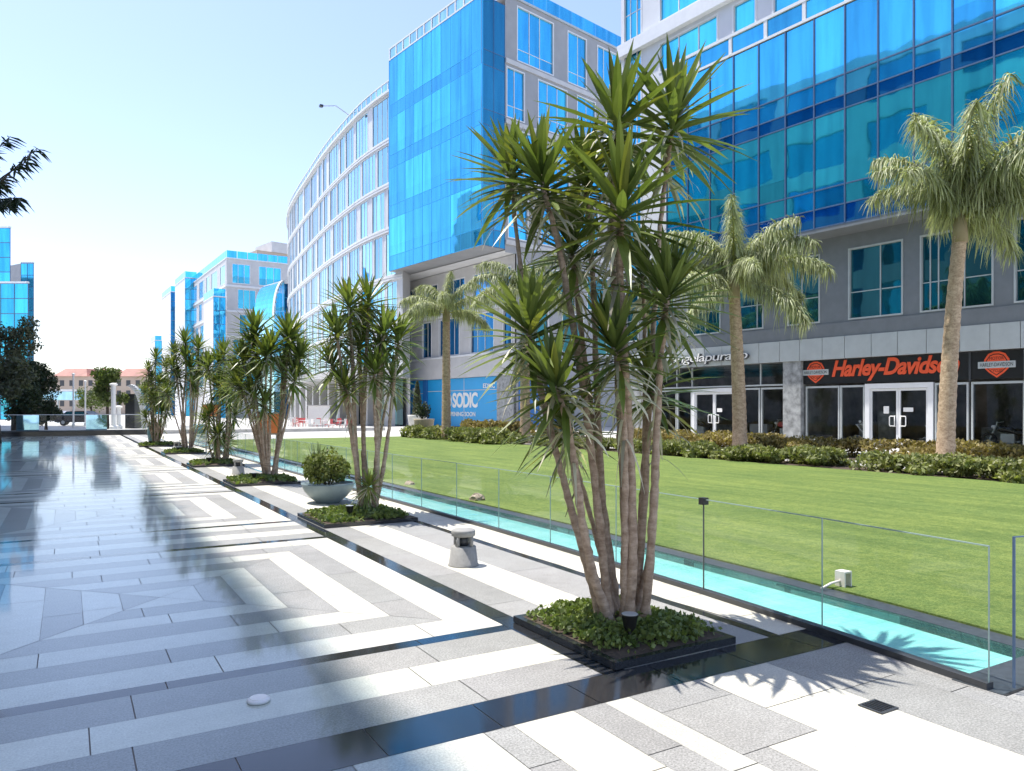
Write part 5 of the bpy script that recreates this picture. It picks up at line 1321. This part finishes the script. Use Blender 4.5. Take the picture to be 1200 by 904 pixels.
for px, py, d in ends:
    ex, ey = D(px, d); spray(top+Vector((0, 0, rnd.uniform(-.6, .6))), Vector((ex, ey, ZY(py, d))), 85, .2)
for i in range(70):
    q = rnd.uniform(0, 6.28); l_ = rnd.uniform(.8, 1.5); v = Vector((math.cos(q), math.sin(q), 0))
    if v.x*CA - v.y*SA > -.1: continue
    spray(top-Vector((0, 0, rnd.uniform(0, .9))), top+v*l_+Vector((0, 0, rnd.uniform(-.6, 1.8))), 70, .22)
m.build('trunk', 'tree_bark', o, True); f.build('crown', 'ficus_leaf', o)

# ------------------------------------------------------------------ far end of the promenade
o = thing('low_wall', (.8, 53.2, 0), 'long low dark wall closing the far end of the promenade', 'wall')
m = MB(); m.box((-4.2, 52.9, 0), (4.6, 53.3, .26)); m.build('wall_body', 'granite_black', o)
m = MB(); m.box((-4.25, 52.86, .262), (4.65, 53.34, .33)); m.build('coping', 'dark_metal', o)
o = thing('glass_balustrade', (.6, 54.2, 0), 'pale glass balustrade behind the low dark wall', 'balustrade')
for i in range(7):
    x = -3.9+i*1.22; m = MB(); m.box((x, 54.19, .1), (x+1.16, 54.21, 1.25)); m.build('glass_panel', 'pane_pale' if i in (1, 4) else 'fence_glass', o)
m = MB(); m.box((-3.95, 54.17, 1.25), (4.65, 54.23, 1.29)); m.build('handrail', 'white_metal', o)
tr = MB(); tr.box((-60, 54.6, -.01), (21, 59.6, .22)); tag(tr.build('terrace', 'ground_paving'), kind='structure')
for (px, d, h, lab) in ((133, 57, 3.4, 'thick white post on the terrace at the far end'), (139, 59, 1.7, 'shorter white post beside the thick white one on the terrace'), (86, 66, 4.6, 'slim pale lamp post left of the parked cars'), (100, 72, 4.2, 'slim pale lamp post right of the parked cars')):
    x, y = D(px, d); o = thing('white_post' if 'lamp' not in lab else 'lamp_post', (x, y, 0), lab, 'post'); r = .16 if 'thick' in lab else .07
    m = MB(); m.lathe((x, y, .0), [(r*1.8, 0), (r*1.8, .3), (r, .36), (r, h)], 10); m.build('post', 'paint_white', o)
    m = MB(); m.lathe((x, y, h+.002), [(r*1.5, 0), (r*1.9, .12), (r*.6, .2)], 10); m.build('cap' if 'lamp' not in lab else 'lamp_head', 'paint_white', o)
# arch canopy
x, y = D(166, 63); o = thing('arch_canopy', (x, y, 0), 'white quarter-arch canopy with blue glass, left of the farthest yucca', 'canopy'); fz = Frame((x, y), (CA, -SA), (-SA, -CA))
m = MB(); arc = []
for i in range(13):
    q = i/12*math.pi/2; arc.append((-1.15+1.25*math.sin(q)*1.0, 3.55-(1-math.cos(q))*3.5))
arc = [(-.95 + 1.25*math.sin(i/12*math.pi/2), .0+3.55*math.cos(i/12*math.pi/2)) for i in range(13)]
for (a, za), (b, zb_) in zip(arc, arc[1:]): m.hexa([fz.pt(a-.22, za, .2), fz.pt(b-.22, zb_, .2), fz.pt(b-.22, zb_, -.2), fz.pt(a-.22, za, -.2), fz.pt(a+.12, za+.15, .2), fz.pt(b+.12, zb_+.06, .2), fz.pt(b+.12, zb_+.06, -.2), fz.pt(a+.12, za+.15, -.2)])
m.build('arch_rib', 'paint_white', o)
m = MB(); fbox(m, fz, .1, 2.4, 1.5, 2.7, -.3, -.2); m.build('blue_panel', 'hoarding', o); m = MB(); fbox(m, fz, -.6, 2.5, 2.72, 3.35, -.35, -.1); m.build('glass_roof', 'pane_pale', o)
m = MB(); fbox(m, fz, -1.7, -.9, 0, 2.9, -2, -.6); m.build('booth', 'dark_metal', o)
x, y = D(46, 88); o = thing('flat_canopy', (x, y, 0), 'flat teal glass canopy on posts behind the left dark trees', 'canopy'); fz = Frame((x, y), (CA, -SA), (-SA, -CA))
m = MB(); fbox(m, fz, 0, 4.2, 2.7, 3.7, -2, 0); m.build('glass_band', 'pane_pale', o); m = MB(); fbox(m, fz, -.1, 4.3, 3.72, 3.95, -2.1, .1); m.build('roof_edge', 'white_metal', o)
m = MB(); [fbox(m, fz, t, t+.15, 0, 2.68, -.3, -.1) for t in (.1, 2, 3.9)]; m.build('post', 'pale_metal', o)
def car(px, d, label, mt, L=4.2):
    x, y = D(px, d); o = thing('parked_car', (x, y, 0), label, 'car', 'cars parked beyond the promenade'); fz = Frame((x, y), (CA, -SA), (-SA, -CA))
    prof = [(-L/2, .35), (-L/2, .8), (-L*.36, .95), (-L*.22, 1.42), (L*.18, 1.45), (L*.34, 1.0), (L/2, .85), (L/2, .35)]
    m = MB(); a = [fz.pt(s, z, .85) for s, z in prof]; b = [fz.pt(s, z, -.85) for s, z in prof]; m.face(a); m.face(b[::-1])
    for i in range(len(prof)): j = (i+1) % len(prof); m.face([a[i], a[j], b[j], b[i]])
    m.build('body', mt, o)
    m = MB(); m.face([fz.pt(-L*.33, .98, .86), fz.pt(L*.28, 1.0, .86), fz.pt(L*.15, 1.36, .86), fz.pt(-L*.2, 1.35, .86)]); m.build('side_window', 'pane_dark', o)
    for t in (-L*.3, L*.3):
        m = MB(); m.tube([fz.pt(t, .34, .88), fz.pt(t, .34, .66)], .33, 14); w = m.build('wheel', 'black_plastic', o); m = MB(); m.tube([fz.pt(t, .34, .9), fz.pt(t, .34, .87)], .18, 10); sub(m, 'rim', 'pale_metal', w)
car(95, 74, 'dark car parked beyond the terrace, between the lamp posts', 'car_dark'); car(68, 78, 'pale silver car parked left of the dark one, partly behind the bushes', 'car_silver')

# ------------------------------------------------------------------ pavement cafe and boards
def chair_mesh(mt):
    m = MB(); m.box((-.22, -.22, .43), (.22, .22, .47)); m.box((-.22, .19, .5), (.22, .23, .86))
    for sx in (-.19, .19):
        m.tube([(sx, -.19, 0), (sx, -.18, .44)], .016, 5); m.tube([(sx, .21, 0), (sx, .2, .52)], .016, 5)
    return m
CM = {k: chair_mesh(k).mesh('cafe_chair', [k]) for k in ('chair_red', 'paint_white')}
rnd = random.Random(77); k = 0
TB = None
spots = [(346, 66), (356, 60), (366, 64), (378, 58), (388, 63), (398, 57), (410, 60), (338, 72)]
for i, (px, d) in enumerate(spots):
    x, y = D(px, d)
    t = thing('cafe_table', (x, y, 0), 'small round white table of the pavement cafe beyond the lawn', 'table', 'white tables of the pavement cafe')
    m = MB(); m.lathe((x, y, .7), [(.36, 0), (.37, .03)], 16); m.build('tabletop', 'paint_white', t); m = MB(); m.lathe((x, y, 0), [(.22, 0), (.22, .02), (.03, .05), (.03, .7)], 10); m.build('pedestal', 'pale_metal', t)
    for j in range(3):
        q = rnd.uniform(0, 6.28)+j*2.1; red = (i+j) % 2 == 0
        c = bpy.data.objects.new('cafe_chair', CM['chair_red' if red else 'paint_white']); COL.objects.link(c); c.location = (x+.62*math.cos(q), y+.62*math.sin(q), 0); c.rotation_euler = (0, 0, q-math.pi/2)
        tag(c, 'red cafe chair at a white table beyond the lawn' if red else 'white cafe chair at a white table beyond the lawn', 'chair', 'red cafe chairs' if red else 'white cafe chairs')
x, y = D(373, 66); o = thing('menu_counter', (x, y, 0), 'white cafe counter under the grey canopy', 'counter'); fz = Frame((x, y), (CA, -SA), (-SA, -CA))
m = MB(); fbox(m, fz, -.9, .9, 0, 1.9, -.6, 0); m.build('counter_body', 'paint_white', o); m = MB(); fbox(m, fz, -1, 1, 1.902, 1.98, -.7, .08); m.build('counter_top', 'facade_stone', o)
def board(px, d, z0, z1, w, label):
    x, y = D(px, d); o = thing('notice_board', (x, y, 0), label, 'sign'); fz = Frame((x, y), (CA, -SA), (-SA, -CA))
    m = MB(); fbox(m, fz, -w/2, w/2, z0, z1, -.03, .03); m.build('panel', 'orange_board', o)
    m = MB(); fbox(m, fz, -w/2-.03, w/2+.03, z1, z1+.04, -.04, .04); fbox(m, fz, -w/2-.03, w/2+.03, z0-.04, z0, -.04, .04); m.build('frame', 'rock', o)
    m = MB(); [m.tube([fz.pt(s, 0, -.06), fz.pt(s, z1, -.06)], .025, 6) for s in (-w*.35, w*.35)]; m.build('post', 'pale_metal', o)
board(315, 19.5, .98, 1.48, .52, 'orange board on posts behind the third yucca\'s stems')
board(247, 27, 1.35, 1.75, .55, 'smaller orange-red board behind the bushy fourth yucca')

# ------------------------------------------------------------------ sun, sky, camera
SUN_EL = 70.0; hx, hy = -.63, .77
hn = math.hypot(hx, hy); hx /= hn; hy /= hn
tosun = Vector((hx*math.cos(R(SUN_EL)), hy*math.cos(R(SUN_EL)), math.sin(R(SUN_EL))))
sl = bpy.data.lights.new('sun', 'SUN'); sl.energy = 2.85; sl.angle = R(.53); sl.color = (1, .96, .90)
so = bpy.data.objects.new('sun', sl); COL.objects.link(so); so.rotation_euler = tosun.to_track_quat('Z', 'Y').to_euler(); so.location = (0, 0, 60)
w = bpy.data.worlds.new('World'); sc.world = w; w.use_nodes = True
n, l = w.node_tree.nodes, w.node_tree.links
sk = n.new('ShaderNodeTexSky'); sk.sky_type = 'NISHITA'; sk.sun_disc = False; sk.sun_elevation = R(SUN_EL); sk.sun_rotation = math.atan2(hx, hy)
sk.air_density = 1.0; sk.dust_density = 1.0; sk.ozone_density = 1.0; sk.altitude = 50
bg = n['Background']; bg.inputs['Strength'].default_value = .125
l.new(mixc(n, l, sk.outputs[0], (.98, .92, .96), 1.0, 'MULTIPLY'), bg.inputs[0])

cam = bpy.data.cameras.new('camera'); co = bpy.data.objects.new('camera', cam); COL.objects.link(co)
cam.sensor_width = 36; cam.lens = F/1200*36; cam.shift_y = 28/1200; cam.clip_start = .05; cam.clip_end = 6000
co.location = (0, 0, EYE); co.rotation_euler = (R(90), 0, -A); sc.camera = co
vs = sc.view_settings; vs.view_transform = 'Standard'; vs.look = 'None'; vs.exposure = 1.31; vs.gamma = 1; vs.use_curve_mapping = False
sc.render.engine = 'CYCLES'; sc.cycles.use_denoising = True; sc.cycles.max_bounces = 8; sc.cycles.transparent_max_bounces = 24
sc.cycles.glossy_bounces = 4; sc.cycles.caustics_reflective = False; sc.cycles.caustics_refractive = False; sc.cycles.sample_clamp_indirect = 6
